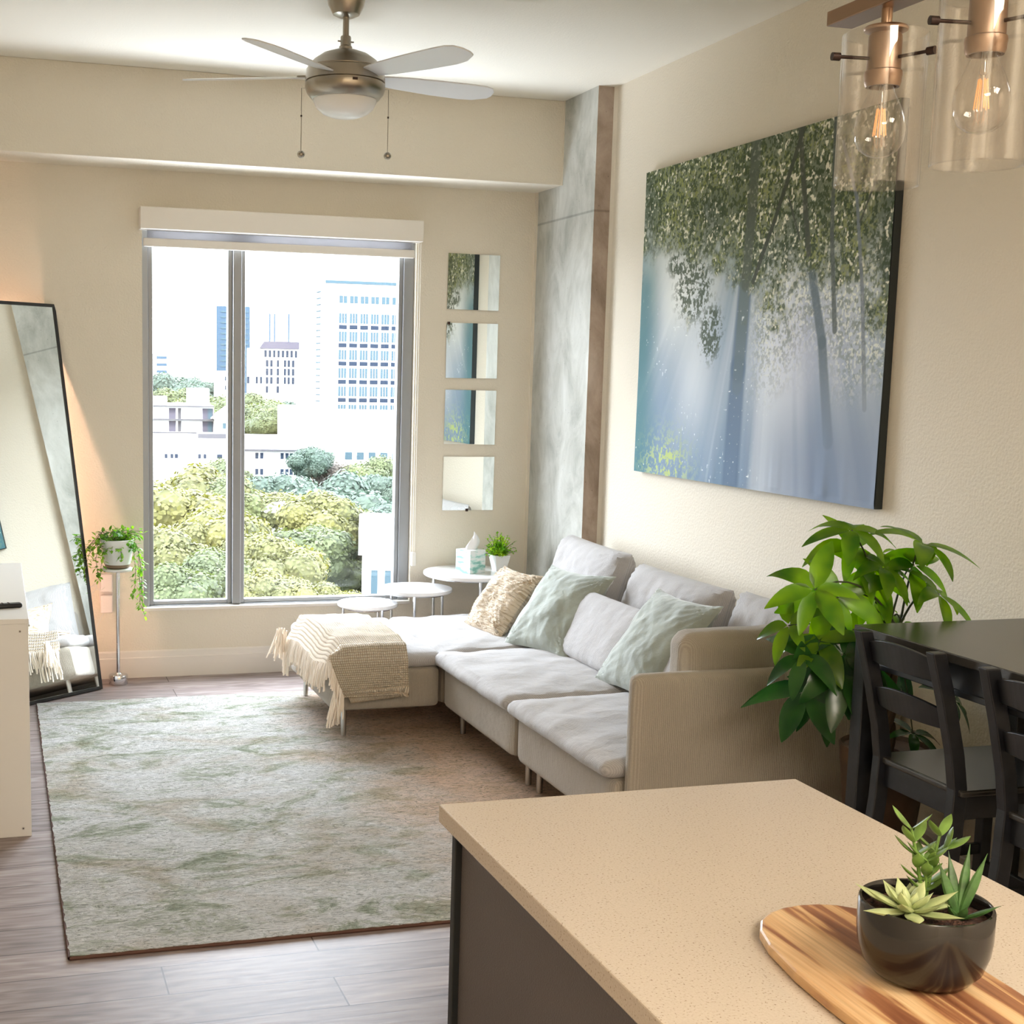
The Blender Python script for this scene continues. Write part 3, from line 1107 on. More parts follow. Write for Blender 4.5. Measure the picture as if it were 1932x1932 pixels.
obj('wheels', bm, M['black'], cr)

# ---- trees: a crown of many small leaf clumps over a few lobes, and a trunk
def crown_mesh(seed, wide=1.0, nq=6500, q=.034):
    rnd = random.Random(seed)
    lobes = []
    for k in range(15):
        a = rnd.uniform(0, 2 * PI)
        rr = rnd.uniform(0, .62) * wide
        lobes.append((Vector((rr * math.cos(a), rr * math.sin(a), rnd.uniform(-.1, .5) * (1.1 - rr))), rnd.uniform(.26, .44)))
    bm = B()
    for c, r_ in lobes:
        bmesh.ops.create_icosphere(bm, subdivisions=2, radius=r_ * .88, matrix=Matrix.Translation(c))
    for v in bm.verts:
        v.co += Vector((rnd.uniform(-1, 1), rnd.uniform(-1, 1), rnd.uniform(-1, 1))) * .03
    for k in range(nq):
        c, r_ = rnd.choice(lobes)
        n_ = Vector((rnd.gauss(0, 1), rnd.gauss(0, 1), rnd.gauss(.25, 1))).normalized()
        p = c + n_ * r_ * rnd.uniform(.86, 1.10)
        a = n_.orthogonal().normalized()
        a = (Matrix.Rotation(rnd.uniform(0, 6.3), 3, n_) @ a + n_ * rnd.uniform(-.7, .7)).normalized()
        b = n_.cross(a)
        s = q * rnd.uniform(.6, 1.3)
        vs = [bm.verts.new(p + a * s * x + b * s * y) for x, y in ((-1, -.5), (.1, -.8), (1, .1), (.2, .9), (-.8, .5))]
        bm.faces.new(vs)
    me = bpy.data.meshes.new('crown')
    bm.to_mesh(me)
    bm.free()
    return me


CR = [crown_mesh(s) for s in range(4)]
CRM = {}
for key in ('tree_yellow', 'tree_green', 'tree_blue', 'tree_red'):
    for i, me in enumerate(CR):
        m2 = me.copy()
        m2.materials.append(M[key])
        CRM[key, i] = m2
TRK = tube(B(), [(0, 0, -1), (.02, .01, -.5), (0, .02, 0)], [.06, .045, .03], 8)
tme = bpy.data.meshes.new('trunk')
TRK.to_mesh(tme)
TRK.free()
tme.materials.append(M['bark'])
tn = [0]


def tree(u, v, Y, R, key, label, hz=.9, group='trees below the window'):
    """v is the pixel row of the crown's top, R the crown radius in metres"""
    p = at(u, v, Y)
    top = p.z
    hc = R * hz
    zc = top - hc * .8
    t = thing('tree', label, 'tree', (p.x, Y, ZG), tn[0] * 1.3, group)
    o = bpy.data.objects.new('crown', CRM[key, tn[0] % 4])
    COL.objects.link(o)
    o.parent = t
    o.location = (0, 0, zc - ZG)
    o.scale = (R, R, hc)
    k = bpy.data.objects.new('trunk', tme)
    COL.objects.link(k)
    k.parent = t
    k.location = (0, 0, zc - ZG)
    k.scale = (R * 1.2, R * 1.2, zc - ZG)
    tn[0] += 1


TL = [
    (318, 905, 92, 5.0, 'tree_yellow', 'yellow tree at the lower left of the left window pane'),
    (375, 872, 112, 6.0, 'tree_yellow', 'broad yellow-green tree in the middle of the left pane'),
    (300, 985, 80, 3.6, 'tree_yellow', 'yellow tree low at the left edge of the window'),
    (352, 985, 82, 3.6, 'tree_yellow', 'yellow-green tree low in the left pane'),
    (415, 950, 84, 3.8, 'tree_yellow', 'golden tree beside the window mullion'),
    (420, 895, 110, 4.6, 'tree_green', 'green tree behind the golden one by the mullion'),
    (395, 1030, 76, 2.9, 'tree_green', 'pale green tree above the parked car'),
    (320, 1062, 72, 3.0, 'tree_green', 'lowest pale green tree in the left pane corner'),
    (505, 918, 110, 4.4, 'tree_yellow', 'golden tree left of the small white house'),
    (600, 922, 98, 4.6, 'tree_yellow', 'tall golden tree in the middle of the right pane'),
    (480, 1000, 80, 3.4, 'tree_yellow', 'yellow tree just right of the mullion'),
    (520, 1015, 78, 3.3, 'tree_yellow', 'yellow tree in front of the utility pole'),
    (595, 985, 92, 3.9, 'tree_green', 'green tree under the tall golden tree'),
    (500, 1070, 70, 2.6, 'tree_yellow', 'lowest golden tree beside the mullion'),
    (555, 1085, 70, 2.2, 'tree_yellow', 'low golden shrubby tree above the sill'),
    (620, 1100, 70, 2.0, 'tree_yellow', 'small golden tree near the near white building'),
    (650, 985, 100, 4.2, 'tree_green', 'green tree above the near white building'),
    (690, 960, 108, 4.8, 'tree_green', 'broad green tree touching the near white building'),
    (735, 940, 112, 5.0, 'tree_blue', 'blue-green tree at the right edge of the window'),
    (650, 893, 132, 7.2, 'tree_blue', 'broad blue-green tree across the middle of the right pane'),
    (515, 885, 138, 5.4, 'tree_blue', 'blue-green tree below the dark roof edge'),
    (590, 840, 150, 3.6, 'tree_blue', 'round dark blue-green tree beside the white terrace'),
    (636, 868, 152, 4.6, 'tree_red', 'reddish-brown tree between two blue-green trees'),
    (712, 862, 150, 4.6, 'tree_green', 'green tree in front of the teal windows'),
    (715, 890, 140, 4.0, 'tree_blue', 'blue-green tree at the right below the teal windows'),
    (668, 1055, 92, 2.6, 'tree_green', 'small green tree left of the near white building'),
    (420, 862, 140, 3.8, 'tree_green', 'small green tree right of the long terrace'),
]
for u, v, Y, R, k, l in TL:
    tree(u, v, Y, R, k, l)
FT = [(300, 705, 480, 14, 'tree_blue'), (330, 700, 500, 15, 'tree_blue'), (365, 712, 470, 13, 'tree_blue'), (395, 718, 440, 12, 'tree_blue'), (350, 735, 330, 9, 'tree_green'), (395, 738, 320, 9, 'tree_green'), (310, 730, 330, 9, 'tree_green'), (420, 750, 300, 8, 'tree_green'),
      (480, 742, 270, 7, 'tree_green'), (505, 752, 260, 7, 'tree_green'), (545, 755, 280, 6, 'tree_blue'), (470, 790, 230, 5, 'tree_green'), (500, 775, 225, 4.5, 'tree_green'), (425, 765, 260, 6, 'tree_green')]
for k in range(14):
    a = (-12 + 3.2 * k, 84 + 5 * (k % 3)) if k < 6 else (46 + 7.5 * (k - 6), 96 + 9 * (k % 3))
    o_top = -6 + 1.2 * (k % 4)
    if 6 < a[0] < 44: continue
    uu = Vector((a[0], a[1], o_top))
    t = thing('tree', 'outlying tree beside the trees below the window', 'tree', (a[0], a[1], ZG), k, 'outlying trees')
    o = bpy.data.objects.new('crown', CRM[('tree_green', 'tree_yellow')[k % 2], k % 4])
    COL.objects.link(o)
    o.parent = t
    o.location = (0, 0, o_top - 3.2 - ZG)
    o.scale = (4.4, 4.4, 4)
    q = bpy.data.objects.new('trunk', tme)
    COL.objects.link(q)
    q.parent = t
    q.location = (0, 0, o_top - 3.2 - ZG)
    q.scale = (5, 5, o_top - 3.2 - ZG)
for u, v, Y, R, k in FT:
    tree(u, v, Y, R, k, 'distant tree with haze-tinted leaf colour between the far buildings' if k == 'tree_blue' else 'distant green tree between the white blocks', group='far bluish trees' if k == 'tree_blue' else 'far green trees')
#=====SECTION3=====
# ------------------------------------------------------------------ rug
nx, ny = 120, 150
bm = B()
X0, X1, Y0, Y1 = .175, 2.61, 3.775, 6.83
rnd = random.Random(5)


def rz_(i, j):
    e = min(i, nx - 1 - i, j, ny - 1 - j)
    return .014 + (rnd.uniform(-.0018, .0018) if e > 1 else -.001)


V = [[bm.verts.new((X0 + (X1 - X0) * i / (nx - 1) + rnd.uniform(-.003, .003), Y0 + (Y1 - Y0) * j / (ny - 1) + rnd.uniform(-.003, .003), rz_(i, j))) for j in range(ny)] for i in range(nx)]
for i in range(nx - 1):
    for j in range(ny - 1):
        bm.faces.new((V[i][j], V[i + 1][j], V[i + 1][j + 1], V[i][j + 1]))
ed = [V[i][0] for i in range(nx)] + [V[nx - 1][j] for j in range(1, ny)] + [V[i][ny - 1] for i in range(nx - 2, -1, -1)] + [V[0][j] for j in range(ny - 2, 0, -1)]
lo = [bm.verts.new((v.co.x, v.co.y, 0.001)) for v in ed]
for k in range(len(ed)):
    k2 = (k + 1) % len(ed)
    bm.faces.new((ed[k], lo[k], lo[k2], ed[k2]))
rug = obj('area_rug', bm, M['rug'])
tag(rug, 'large low-pile rug in mottled white, sage green and tan under the sofa', 'rug')
bm = B()
tube(bm, [(X0, Y0, .006), (X1, Y0, .006), (X1, Y1, .006), (X0, Y1, .006), (X0, Y0, .006)], .0062, 6, caps=False)
obj('binding', bm, mat('rug_binding', (0.10, 0.045, 0.03), .8), rug)

# ------------------------------------------------------------------ sofa
sofa = thing('sectional_sofa', 'pale grey ribbed sectional sofa with steel legs along the right wall', 'sofa', (1.96, 5.4, 0))
SO = Vector((1.96, 5.4, 0))


def sl(name, x0, x1, y0, y1, z0, z1, m, par=sofa, **kw):
    bm = slab(x0 - SO.x, x1 - SO.x, y0 - SO.y, y1 - SO.y, z0, z1, **kw)
    return obj(name, bm, m, par, auto=None)


SX0, SX1 = 1.965, 2.93
PX0 = 1.435
mods = [(SX0, SX1, 4.985, 5.900, 'a'), (SX0, SX1, 4.055, 4.965, 'b'), (SX0 - .005, SX1, 5.915, 6.830, 'c'), (PX0, SX0 - .012, 5.875, 6.800, 'p')]
for i, (x0, x1, y0, y1, k) in enumerate(mods):
    sl('seat_base', x0, x1, y0, y1, .132, .330, M['sofa'], rad=.035, dome=0, wr=.003, seed=i * 3, n=20)
    f_ = .045 if k in 'ab' else 0
    sl('seat_cushion', x0 - f_, x1 - (0 if k != 'p' else -.01), y0 - .004, y1 + .004, .325, .388, M['cushion'], rad=.032, dome=.030, wr=.011, seed=i * 7 + 1, n=40)
    for xx in (x0 + (.07 if k == 'p' else .088), x1 - .07):
        for yy in ((y0 + .04, y1 - .06) if k != 'p' else (y0 + .05, y1 - .08)):
            if (k == 'p' and xx > x0 + .1) or (k == 'c' and xx < x0 + .1 and yy < y0 + .1): continue
            obj('leg', tube(B(), [(xx - SO.x, yy - SO.y, .0), (xx - SO.x, yy - SO.y, .135)], [.012, .0145], 16), M['steel_leg'], sofa)
# back frames against the wall, and the near arm
for y0, y1 in ((4.055, 4.965), (4.985, 5.900), (5.915, 6.54)):
    sl('back_frame', 2.90, 3.03, y0, y1, .14, .655, M['sofa'], rad=.04, dome=0, wr=.002, n=14)
sl('armrest', 1.990, 3.03, 3.985, 4.050, .13, .693, M['sofa'], rad=.030, dome=0, wr=.002, n=30)


def back(name, c, w_, h_, t_, rx, rz, m, seed, par=sofa, ear=.42, p=4, wr=.010, pinch=.02, group=None):
    o = obj(name, pillow(w_, h_, t_, pinch=pinch, seed=seed, wr=wr, ear=ear, p=p, n=44), m, par, auto=None)
    o.location = Vector(c) - (SO if par else Vector((0, 0, 0)))
    o.rotation_euler = (rx, 0, rz)
    return o


R9 = math.radians
back('back_cushion', (2.79, 6.17, .625), .80, .46, .20, R9(-17), R9(-93), M['cushion'], 3)
back('back_cushion', (2.80, 5.30, .60), .82, .44, .20, R9(-17), R9(-90), M['cushion'], 8)
back('back_cushion', (2.82, 4.47, .60), .66, .46, .19, R9(-15), R9(-88), M['cushion'], 12)
back('lumbar_cushion', (2.56, 5.40, .535), .84, .33, .15, R9(-32), R9(-90), M['cushion'], 15, wr=.004, ear=.3)
back('lumbar_cushion', (2.58, 4.60, .535), .72, .33, .15, R9(-32), R9(-90), M['cushion'], 16, wr=.004, ear=.3)
ac = sl('side_cushion', 2.205, 2.90, 4.065, 4.20, .40, .80, M['sofa'], rad=.05, dome=.015, wr=.006, n=26)
ac['label'] = 'upright brown-grey side cushion against the arm'

# ------------------------------------------------------------------ throw pillows (things of their own)
def tp(name, label, c, s, t_, rx, ry, rz, m, seed, **kw):
    o = obj(name, pillow(s, s, t_, pinch=kw.get('pinch', .10), seed=seed, wr=kw.get('wr', .010), ear=kw.get('ear', .55), n=46), m, None, auto=None)
    o.location = c
    o.rotation_euler = (rx, ry, rz)
    tag(o, label, 'pillow', 'throw pillows on the sofa')
    return o


tp('throw_pillow', 'sage green velvet pillow leaning between the tan pillow and the back cushion', (2.505, 5.835, .575), .465, .17, -.66, -.007, -1.283, M['velvet'], 2)
tp('throw_pillow', 'sage green velvet pillow leaning by the near armrest', (2.56, 4.955, .585), .49, .17, -.66, 0, -1.50, M['velvet'], 6)
tp('throw_pillow', 'textured cream and tan knit pillow on the corner seat', (2.40, 6.30, .545), .385, .15, -.66, 0, -1.42, M['knit'], 9, wr=.014, pinch=.08)

# ------------------------------------------------------------------ throw blanket on the ottoman end
def throw():
    o_ = thing('throw_blanket', 'cream and tan waffle-weave throw with long fringe draped over the ottoman end', 'blanket', (1.6, 6.2, .42))
    O = Vector((1.6, 6.2, .42))
    prof = [(6.74, .405), (6.55, .428), (6.2, .440), (5.98, .437), (5.875, .415), (5.838, .375), (5.832, .30), (5.832, .22), (5.835, .195)]

    cum = [0]
    for k in range(1, len(prof)):
        cum.append(cum[-1] + math.dist(prof[k], prof[k - 1]))

    def P(s):
        s = s * cum[-1]
        i = 0
        while i < len(prof) - 2 and cum[i + 1] < s: i += 1
        f_ = min(1, (s - cum[i]) / (cum[i + 1] - cum[i]))
        return tuple(prof[i][k] * (1 - f_) + prof[i + 1][k] * f_ for k in (0, 1))

    def fn(xl, xr, off, endz, seed):
        def g(u, v):
            y, z = P(v)
            if v > .98: z = endz + .02 * u
            left, right = xl + .014 * fbm(v * 3, seed, 0, 2), xr + .012 * fbm(v * 4, seed + 3, 0, 2)
            if y < 5.87 and z < .38: left += (.38 - z) * .42 * (1 if u < .5 else 1)
            x = left + (right - left) * u
            n_ = .010 * fbm(x * 9, y * 7 + z * 7, seed, 3)
            # roll down over the left end of the ottoman
            dr = max(0, 1.475 - x)
            on_top = max(0, min(1, (y - 5.86) / .05))
            zz = z - (dr * 1.7 * on_top if dr > 0 else 0)
            if y < 5.90: y2 = y - off - abs(n_) * .8
            else: y2 = y
            zz += (off + n_ * .8) * max(0, min(1, (y - 5.835) / .05))
            return Vector((x, y2, zz)) - O
        return g
    a = obj('folded_layer', grid(60, 90, fn(1.43, 1.765, .010, .188, 1.0)), M['throw'], o_, auto=None)
    a.modifiers.new('s', 'SOLIDIFY').thickness = .010
    b = obj('folded_layer', grid(60, 90, fn(1.405, 1.775, .026, .235, 4.0)), M['throw'], o_, auto=None)
    b.modifiers.new('s', 'SOLIDIFY').thickness = .012
    # fringe
    bm = B()
    rn = random.Random(3)
    g1 = fn(1.405, 1.775, .026, .235, 4.0)
    for k in range(150):
        v = .01 + .97 * (k / 150)
        p = g1(0.01, v)
        far = v < .12
        L = rn.uniform(.10, .14) * (.7 if v > .8 else 1.4 if far else 1)
        pts = [p.copy()]
        dx, dy = rn.uniform(-.5, .0) - .25, rn.uniform(-.5, .5)
        q = p.copy()
        for s in range(5):
            e = s / 5
            q = q + Vector((dx * (1 - e) * .3 - (.05 if v < .8 else -.0), dy * .25 * (1 - e), -.8 - e * .4)) * (L / 5)
            q += Vector((rn.uniform(-1, 1), rn.uniform(-1, 1), 0)) * .003
            pts.append(q.copy())
        tube(bm, pts, [.0042, .0045, .004, .0038, .0035, .0045], 5)
    # tassel bunches at two corners
    for cx, cy, cz, L in ((1.37, 6.68, .33, .13), (1.455, 5.822, .22, .15)):
        for k in range(26):
            q = Vector((cx, cy, cz)) - O + Vector((rn.gauss(0, .012), rn.gauss(0, .010), rn.uniform(0, .05)))
            pts = [q.copy()]
            dx, dy = rn.gauss(-.12, .14), rn.gauss(0, .14)
            for s in range(5):
                q = q + Vector((dx, dy, -1)) * (L * rn.uniform(.8, 1.1) / 5)
                pts.append(q.copy())
            tube(bm, pts, .0036, 5)
    fr = obj('fringe', bm, M['fringe'], o_)


throw()


# ------------------------------------------------------------------ nesting side tables
def side_table(x, y, z, R, label, a0):
    t = thing('side_table', label, 'side table', (x, y, 0), group='nest of round side tables')
    prof = [(0, z - .022), (R - .006, z - .022), (R, z - .016), (R, z - .003), (R - .004, z), (0, z)]
    obj('tabletop', lathe(B(), prof, 64), M['white_gloss'], t)
    for k in range(3):
        a = a0 + 2 * PI * k / 3
        r_ = R * .82
        obj('leg', tube(B(), [(r_ * math.cos(a), r_ * math.sin(a), 0), (r_ * math.cos(a), r_ * math.sin(a), z - .022)], .0085, 12), M['chrome'], t)
    bm = B()
    pts = [(R * .82 * math.cos(a0 + 2 * PI * k / 36), R * .82 * math.sin(a0 + 2 * PI * k / 36), z - .028) for k in range(37)]
    tube(bm, pts, .005, 6)
    obj('ring', bm, M['chrome'], t)
    return t


side_table(2.515, 7.085, .583, .265, 'tallest and widest round white side table, in the corner holding the tissue box', -PI / 2 - .1)
side_table(2.195, 7.075, .503, .198, 'middle-height round white side table between the tallest and the lowest', -PI / 2 - .35)
side_table(1.915, 7.05, .434, .163, 'lowest and smallest round white side table, under the window', -PI / 2 + .35)
# tissue box
tb = thing('tissue_box', 'square tissue box with green watercolour leaves on the tallest side table', 'tissue box', (2.500, 7.06, .583), .42)


def m_tissue():
    m = mat('tissue_print', (.8, .85, .82), .6)
    nt = m.node_tree
    b = nt.nodes['Principled BSDF']
    tc = N(nt, 'ShaderNodeTexCoord')
    mp = N(nt, 'ShaderNodeMapping')
    mp.inputs['Scale'].default_value = (14, 14, 45)
    nt.links.new(tc.outputs['Object'], mp.inputs[0])
    n = N(nt, 'ShaderNodeTexNoise')
    n.inputs['Scale'].default_value = 1.0
    nt.links.new(mp.outputs[0], n.inputs[0])
    cr = ramp(nt, [(.40, (.20, .46, .40)), (.47, (.48, .70, .64)), (.55, (.78, .82, .80))])
    nt.links.new(n.outputs['Fac'], cr.inputs[0])
    nt.links.new(cr.outputs[0], b.inputs['Base Color'])
    return m


obj('carton', bx(-.058, .058, -.058, .058, 0, .128), m_tissue(), tb, smooth=False, bevel=.003)


def tis(u, v):
    a = 2 * PI * u
    r_ = (.026 * (1 - v) + .014 * math.sin(v * PI) + .004)
    sx = 1 + .5 * v
    return Vector((r_ * math.cos(a) * sx * 1.2 + .02 * math.sin(v * 2.2), r_ * math.sin(a) * .6 * (1 + .3 * math.sin(3 * a)), .120 + .088 * v * (1 + .25 * math.cos(a + .6) - .1) + .006 * math.sin(4 * a) * v))


ts = obj('tissue', grid(32, 12, tis, close_u=True), M['tissue'], tb, auto=None)
ts.modifiers.new('s', 'SOLIDIFY').thickness = .001


# leaf cloud helper for little plants
def leaf(bm, p, dr, up, L, W, fold=.2, droop=.3, n=4, tip=1.0):
    """single leaf from p along dr, midrib folded, drooping"""
    dr = dr.normalized()
    sd = dr.cross(up)
    if sd.length < 1e-4: sd = dr.orthogonal()
    sd.normalize()
    nn = sd.cross(dr).normalized()
    prev = None
    pos = p.copy()
    d_ = dr.copy()
    for i in range(n + 1):
        s = i / n
        wdt = W * .5 * (math.sin(PI * min(1, s ** .8 * .97 + .02)) ** .8) if 0 < i < n else W * .03
        a = bm.verts.new(pos + sd * wdt + nn * wdt * fold)
        b = bm.verts.new(pos)
        c = bm.verts.new(pos - sd * wdt + nn * wdt * fold)
        if prev:
            bm.faces.new((prev[0], a, b, prev[1]))
            bm.faces.new((prev[1], b, c, prev[2]))
        prev = (a, b, c)
        d_ = (d_ + Vector((0, 0, -droop / n))).normalized()
        nn = sd.cross(d_).normalized()
        pos = pos + d_ * (L / n)


sp = thing('potted_plant', 'small bushy bright green plant in a square white pot beside the tissue box', 'potted plant', (2.685, 7.105, .583), .1)
bm = B()
for z0, z1, a, b in ((0, .088, .030, .047),):
    v = [bm.verts.new((sx * a, sy * a, z0)) for sx, sy in ((-1, -1), (1, -1), (1, 1), (-1, 1))] + [bm.verts.new((sx * b, sy * b, z1)) for sx, sy in ((-1, -1), (1, -1), (1, 1), (-1, 1))] + [bm.verts.new((sx * (b - .005), sy * (b - .005), z1)) for sx, sy in ((-1, -1), (1, -1), (1, 1), (-1, 1))] + [bm.verts.new((sx * (b - .007), sy * (b - .007), z1 - .014)) for sx, sy in ((-1, -1), (1, -1), (1, 1), (-1, 1))]
    bm.faces.new(v[0:4][::-1])
    for s in (0, 4, 8):
        for k in range(4):
            bm.faces.new((v[s + k], v[s + (k + 1) % 4], v[s + 4 + (k + 1) % 4], v[s + 4 + k]))
    bm.faces.new(v[12:16])
obj('pot', bm, M['pot_white'], sp, smooth=False, bevel=.004)
bm = B()
bs = B()
rn = random.Random(11)
for k in range(80):
    a, el = rn.uniform(0, 2 * PI), rn.uniform(.2, 1.5)
    L = rn.uniform(.06, .105) * (.75 + .35 * math.sin(el)) * (1.12 if rn.random() < .15 else 1)
    tipv = Vector((math.cos(a) * math.cos(el), math.sin(a) * math.cos(el), math.sin(el))) * L * 1.15
    base = Vector((0, 0, .078))
    tube(bs, [base, base + tipv * .5 + Vector((0, 0, .008)), base + tipv], .0012, 4)
    for j in range(12):
        s = .3 + .7 * j / 11
        p = base + tipv * s
        dd = (tipv.normalized() * .7 + Vector((rn.gauss(0, 1), rn.gauss(0, 1), rn.gauss(0, 1))) * .7).normalized()
        leaf(bm, p, dd, Vector((0, 0, 1)), rn.uniform(.012, .019), .013, .3, .2, 2)
obj('foliage', bm, M['box_leaf'], sp, auto=None)
obj('stems', bs, M['stem'], sp)

# ------------------------------------------------------------------ four square wall mirrors
mg = 'square mirror tiles beside the window'
names = ['top square frameless mirror tile beside the window', 'second square frameless mirror tile from the top beside the window', 'third square frameless mirror tile from the top beside the window', 'lowest square frameless mirror tile, above the side tables']
for k, zc in enumerate((2.172, 1.793, 1.421, 1.046)):
    t = thing('wall_mirror', names[k], 'mirror', (2.585, 7.379, zc), group=mg)
    t.rotation_euler = (0, [.006, -.004, .008, .004][k], 0)
    bm = bx(-.1525, .1525, -.005, -.001, -.1525, .1525)
    obj('glass', bm, M['mirror'], t, smooth=False)
    obj('backing', bx(-.151, .151, -.0009, 0, -.151, .151), M['black'], t, smooth=False)
    if k in (1, 3):
        sx, sz = ((-.14, .150) if k == 1 else (-.005, -.151))
        obj('clip', bx(sx - .008, sx + .008, -.009, 0, sz - .008, sz + .008), M['darkmetal'], t, smooth=False, bevel=.002)

# ------------------------------------------------------------------ plant stand with trailing plant
st = thing('plant_stand', 'slim chrome plant stand with drum base and small round top beside the leaning mirror', 'plant stand', (.605, 7.235, 0))
obj('base', lathe(B(), [(0, 0), (.048, 0), (.050, .006), (.050, .045), (.047, .052), (.02, .056), (.014, .062), (0, .062)], 40), M['chrome'], st)
obj('pole', tube(B(), [(0, 0, .05), (0, 0, .61)], .0095, 20), M['chrome'], st)
obj('top', lathe(B(), [(0, .606), (.074, .606), (.080, .611), (.080, .618), (.076, .621), (0, .621)], 40), M['pot_white'], st)
pp = thing('trailing_plant', 'white potted plant with leafy vines trailing down from the chrome stand', 'potted plant', (.605, 7.235, .621))
obj('saucer', lathe(B(), [(0, 0), (.052, 0), (.063, .006), (.066, .020), (.060, .022), (0, .014)], 36), M['saucer'], pp)
obj('pot', lathe(B(), [(0, .014), (.058, .014), (.068, .026), (.080, .10), (.086, .150), (.082, .152), (.078, .135), (0, .13)], 40), M['pot_white'], pp)
rn = random.Random(21)
bm = B()
bs = B()


def vine(pts, n, L=.028, W=.018, r_=.0012, jit=.8):
    pts = [Vector(p) for p in pts]
    tube(bs, pts, r_, 4)
    for k in range(n):
        s = (k + rn.random()) / n * (len(pts) - 1)
        i = min(int(s), len(pts) - 2)
        p = pts[i].lerp(pts[i + 1], s - i)
        d_ = (pts[i + 1] - pts[i]).normalized()
        dd = (d_ * .35 + Vector((rn.gauss(0, 1), rn.gauss(0, 1), rn.gauss(-.1, .7))) * jit).normalized()
        pet = p + dd * .010
        tube(bs, [p, pet], .0006, 3)
        leaf(bm, pet, dd, Vector((0, 0, 1)), L * rn.uniform(.7, 1.25), W * rn.uniform(.8, 1.2), .25, .35, 3)


for k in range(46):
    a = rn.uniform(0, 2 * PI)
    el = rn.uniform(.1, 1.2)
    h = rn.uniform(.03, .10)
    rr = rn.uniform(.07, .155)
    e = Vector((math.cos(a) * rr - .015, math.sin(a) * rr * .7, .145 + h * (1 if rn.random() > .35 else .1) - rr * .35))
    vine([(math.cos(a) * .02, math.sin(a) * .02, .112), (e.x * .55, e.y * .55, .14 + h * .6), tuple(e)], 9)
# long vines: right side hangs lowest, left side short
for q in ([(.03, -.02, .12), (.085, -.05, .14), (.105, -.055, .08), (.105, -.05, -.02), (.112, -.05, -.10), (.11, -.05, -.18), (.135, -.05, -.25)],
          [(.03, .0, .12), (.095, -.02, .12), (.125, -.03, .04), (.122, -.03, -.06), (.125, -.03, -.14)],
          [(.04, -.03, .12), (.10, -.06, .11), (.115, -.07, .0), (.118, -.06, -.12), (.125, -.05, -.22)],
          [(.02, -.04, .12), (.075, -.085, .11), (.085, -.09, .0), (.082, -.09, -.08), (.066, -.085, -.15)],
          [(-.03, -.02, .12), (-.09, -.04, .12), (-.115, -.05, .06), (-.105, -.05, -.02), (-.10, -.05, -.05)],
          [(-.03, .0, .12), (-.11, -.03, .13), (-.15, -.05, .08), (-.165, -.06, .02)],
          [(-.03, -.05, .12), (-.08, -.085, .10), (-.09, -.09, .03), (-.095, -.085, -.03)],
          [(.0, -.05, .12), (.01, -.09, .11), (.012, -.095, .05)]):
    vine(q, 9 + int(len(q) * 5.0), .026, .017, .0013, .9)
obj('foliage', bm, M['pothos'], pp, auto=None)
obj('stems', bs, M['stem'], pp)
# outlet with two adapters
ol = thing('wall_outlet', 'wall outlet plate low on the window wall behind the plant stand', 'outlet', (.556, 7.379, .47))
obj('plate', bx(-.036, .036, -.006, 0, -.06, .06), M['outlet'], ol, smooth=False, bevel=.002)
for k, zz in enumerate((.055, -.058)):
    ad = thing('plug_adapter', ('upper' if k == 0 else 'lower') + ' pinkish white plug adapter in the wall outlet', 'plug adapter', (.556, 7.373, .47 + zz), group='plug adapters in the outlet')
    obj('body', bx(-.032, .032, -.035, 0, -.048, .048), M['outlet'], ad, smooth=False, bevel=.006)
    obj('seam', bx(-.0325, .0325, -.020, -.018, -.0485, .0485), M['trim'], ad, smooth=False)
pts = []
for k in range(40):
    s = k / 39
    pts.append(Vector((.540 - .06 * math.sin(s * 2.6) - .02 * s, 7.345 + .015 * s, .365 - .35 * s)))
cdx = obj('power_cord', tube(B(), pts + [Vector((.50, 7.34, .006)), Vector((.42, 7.30, .005))], .0022, 6), M['cord'])
tag(cdx, 'thin white cord hanging from the lower adapter to the floor', 'cord')
pts = [Vector((.548 - .035 * math.sin(k * .5) - k * .0035, 7.345 + .008 * math.cos(k * .5), .53 + .03 * math.cos(k * .55) - .002 * k)) for k in range(26)]
cdx = obj('power_cord', tube(B(), pts, .0022, 6), M['cord'])
tag(cdx, 'looped white cord coiled beside the upper adapter', 'cord')

# ------------------------------------------------------------------ leaning floor mirror
th = R9(37.5)
dv = Vector((math.cos(th), math.sin(th), 0))
lean = R9(9.6)
ml = thing('floor_mirror', 'tall thin black-framed mirror leaning across the left corner', 'mirror', (.513, 7.122, 0))
# local frame: x along -dv (to the left), y outwards to the room, z up the mirror
bk = Vector((-math.sin(th), math.cos(th), 0))
upv = Vector((0, 0, 1)) * math.cos(lean) + bk * math.sin(lean)
ya = upv.cross(-dv)
ml.matrix_world = Matrix(((-dv.x, ya.x, upv.x, .513), (-dv.y, ya.y, upv.y, 7.122), (-dv.z, ya.z, upv.z, .004), (0, 0, 0, 1)))
MW, MH, fw = .80, 2.00, .016
# which local y points to the room?
sgn = 1 if ya.dot(-bk) > 0 else -1
bm = B()
yf, yb = .004 * sgn, -.026 * sgn
for a in ((0, fw, 0, MH), (MW - fw, MW, 0, MH), (fw, MW - fw, 0, fw), (fw, MW - fw, MH - fw, MH)):
    box(bm, a[0], a[1], min(yf, yb), max(yf, yb), a[2], a[3])
obj('frame', bm, M['black'], ml, smooth=False)
obj('glass', bx(fw, MW - fw, min(0, -.004 * sgn), max(0, -.004 * sgn), fw, MH - fw), M['mirror'], ml, smooth=False)
obj('back_panel', bx(fw, MW - fw, min(-.020 * sgn, -.012 * sgn), max(-.020 * sgn, -.012 * sgn), fw, MH - fw), M['black'], ml, smooth=False)
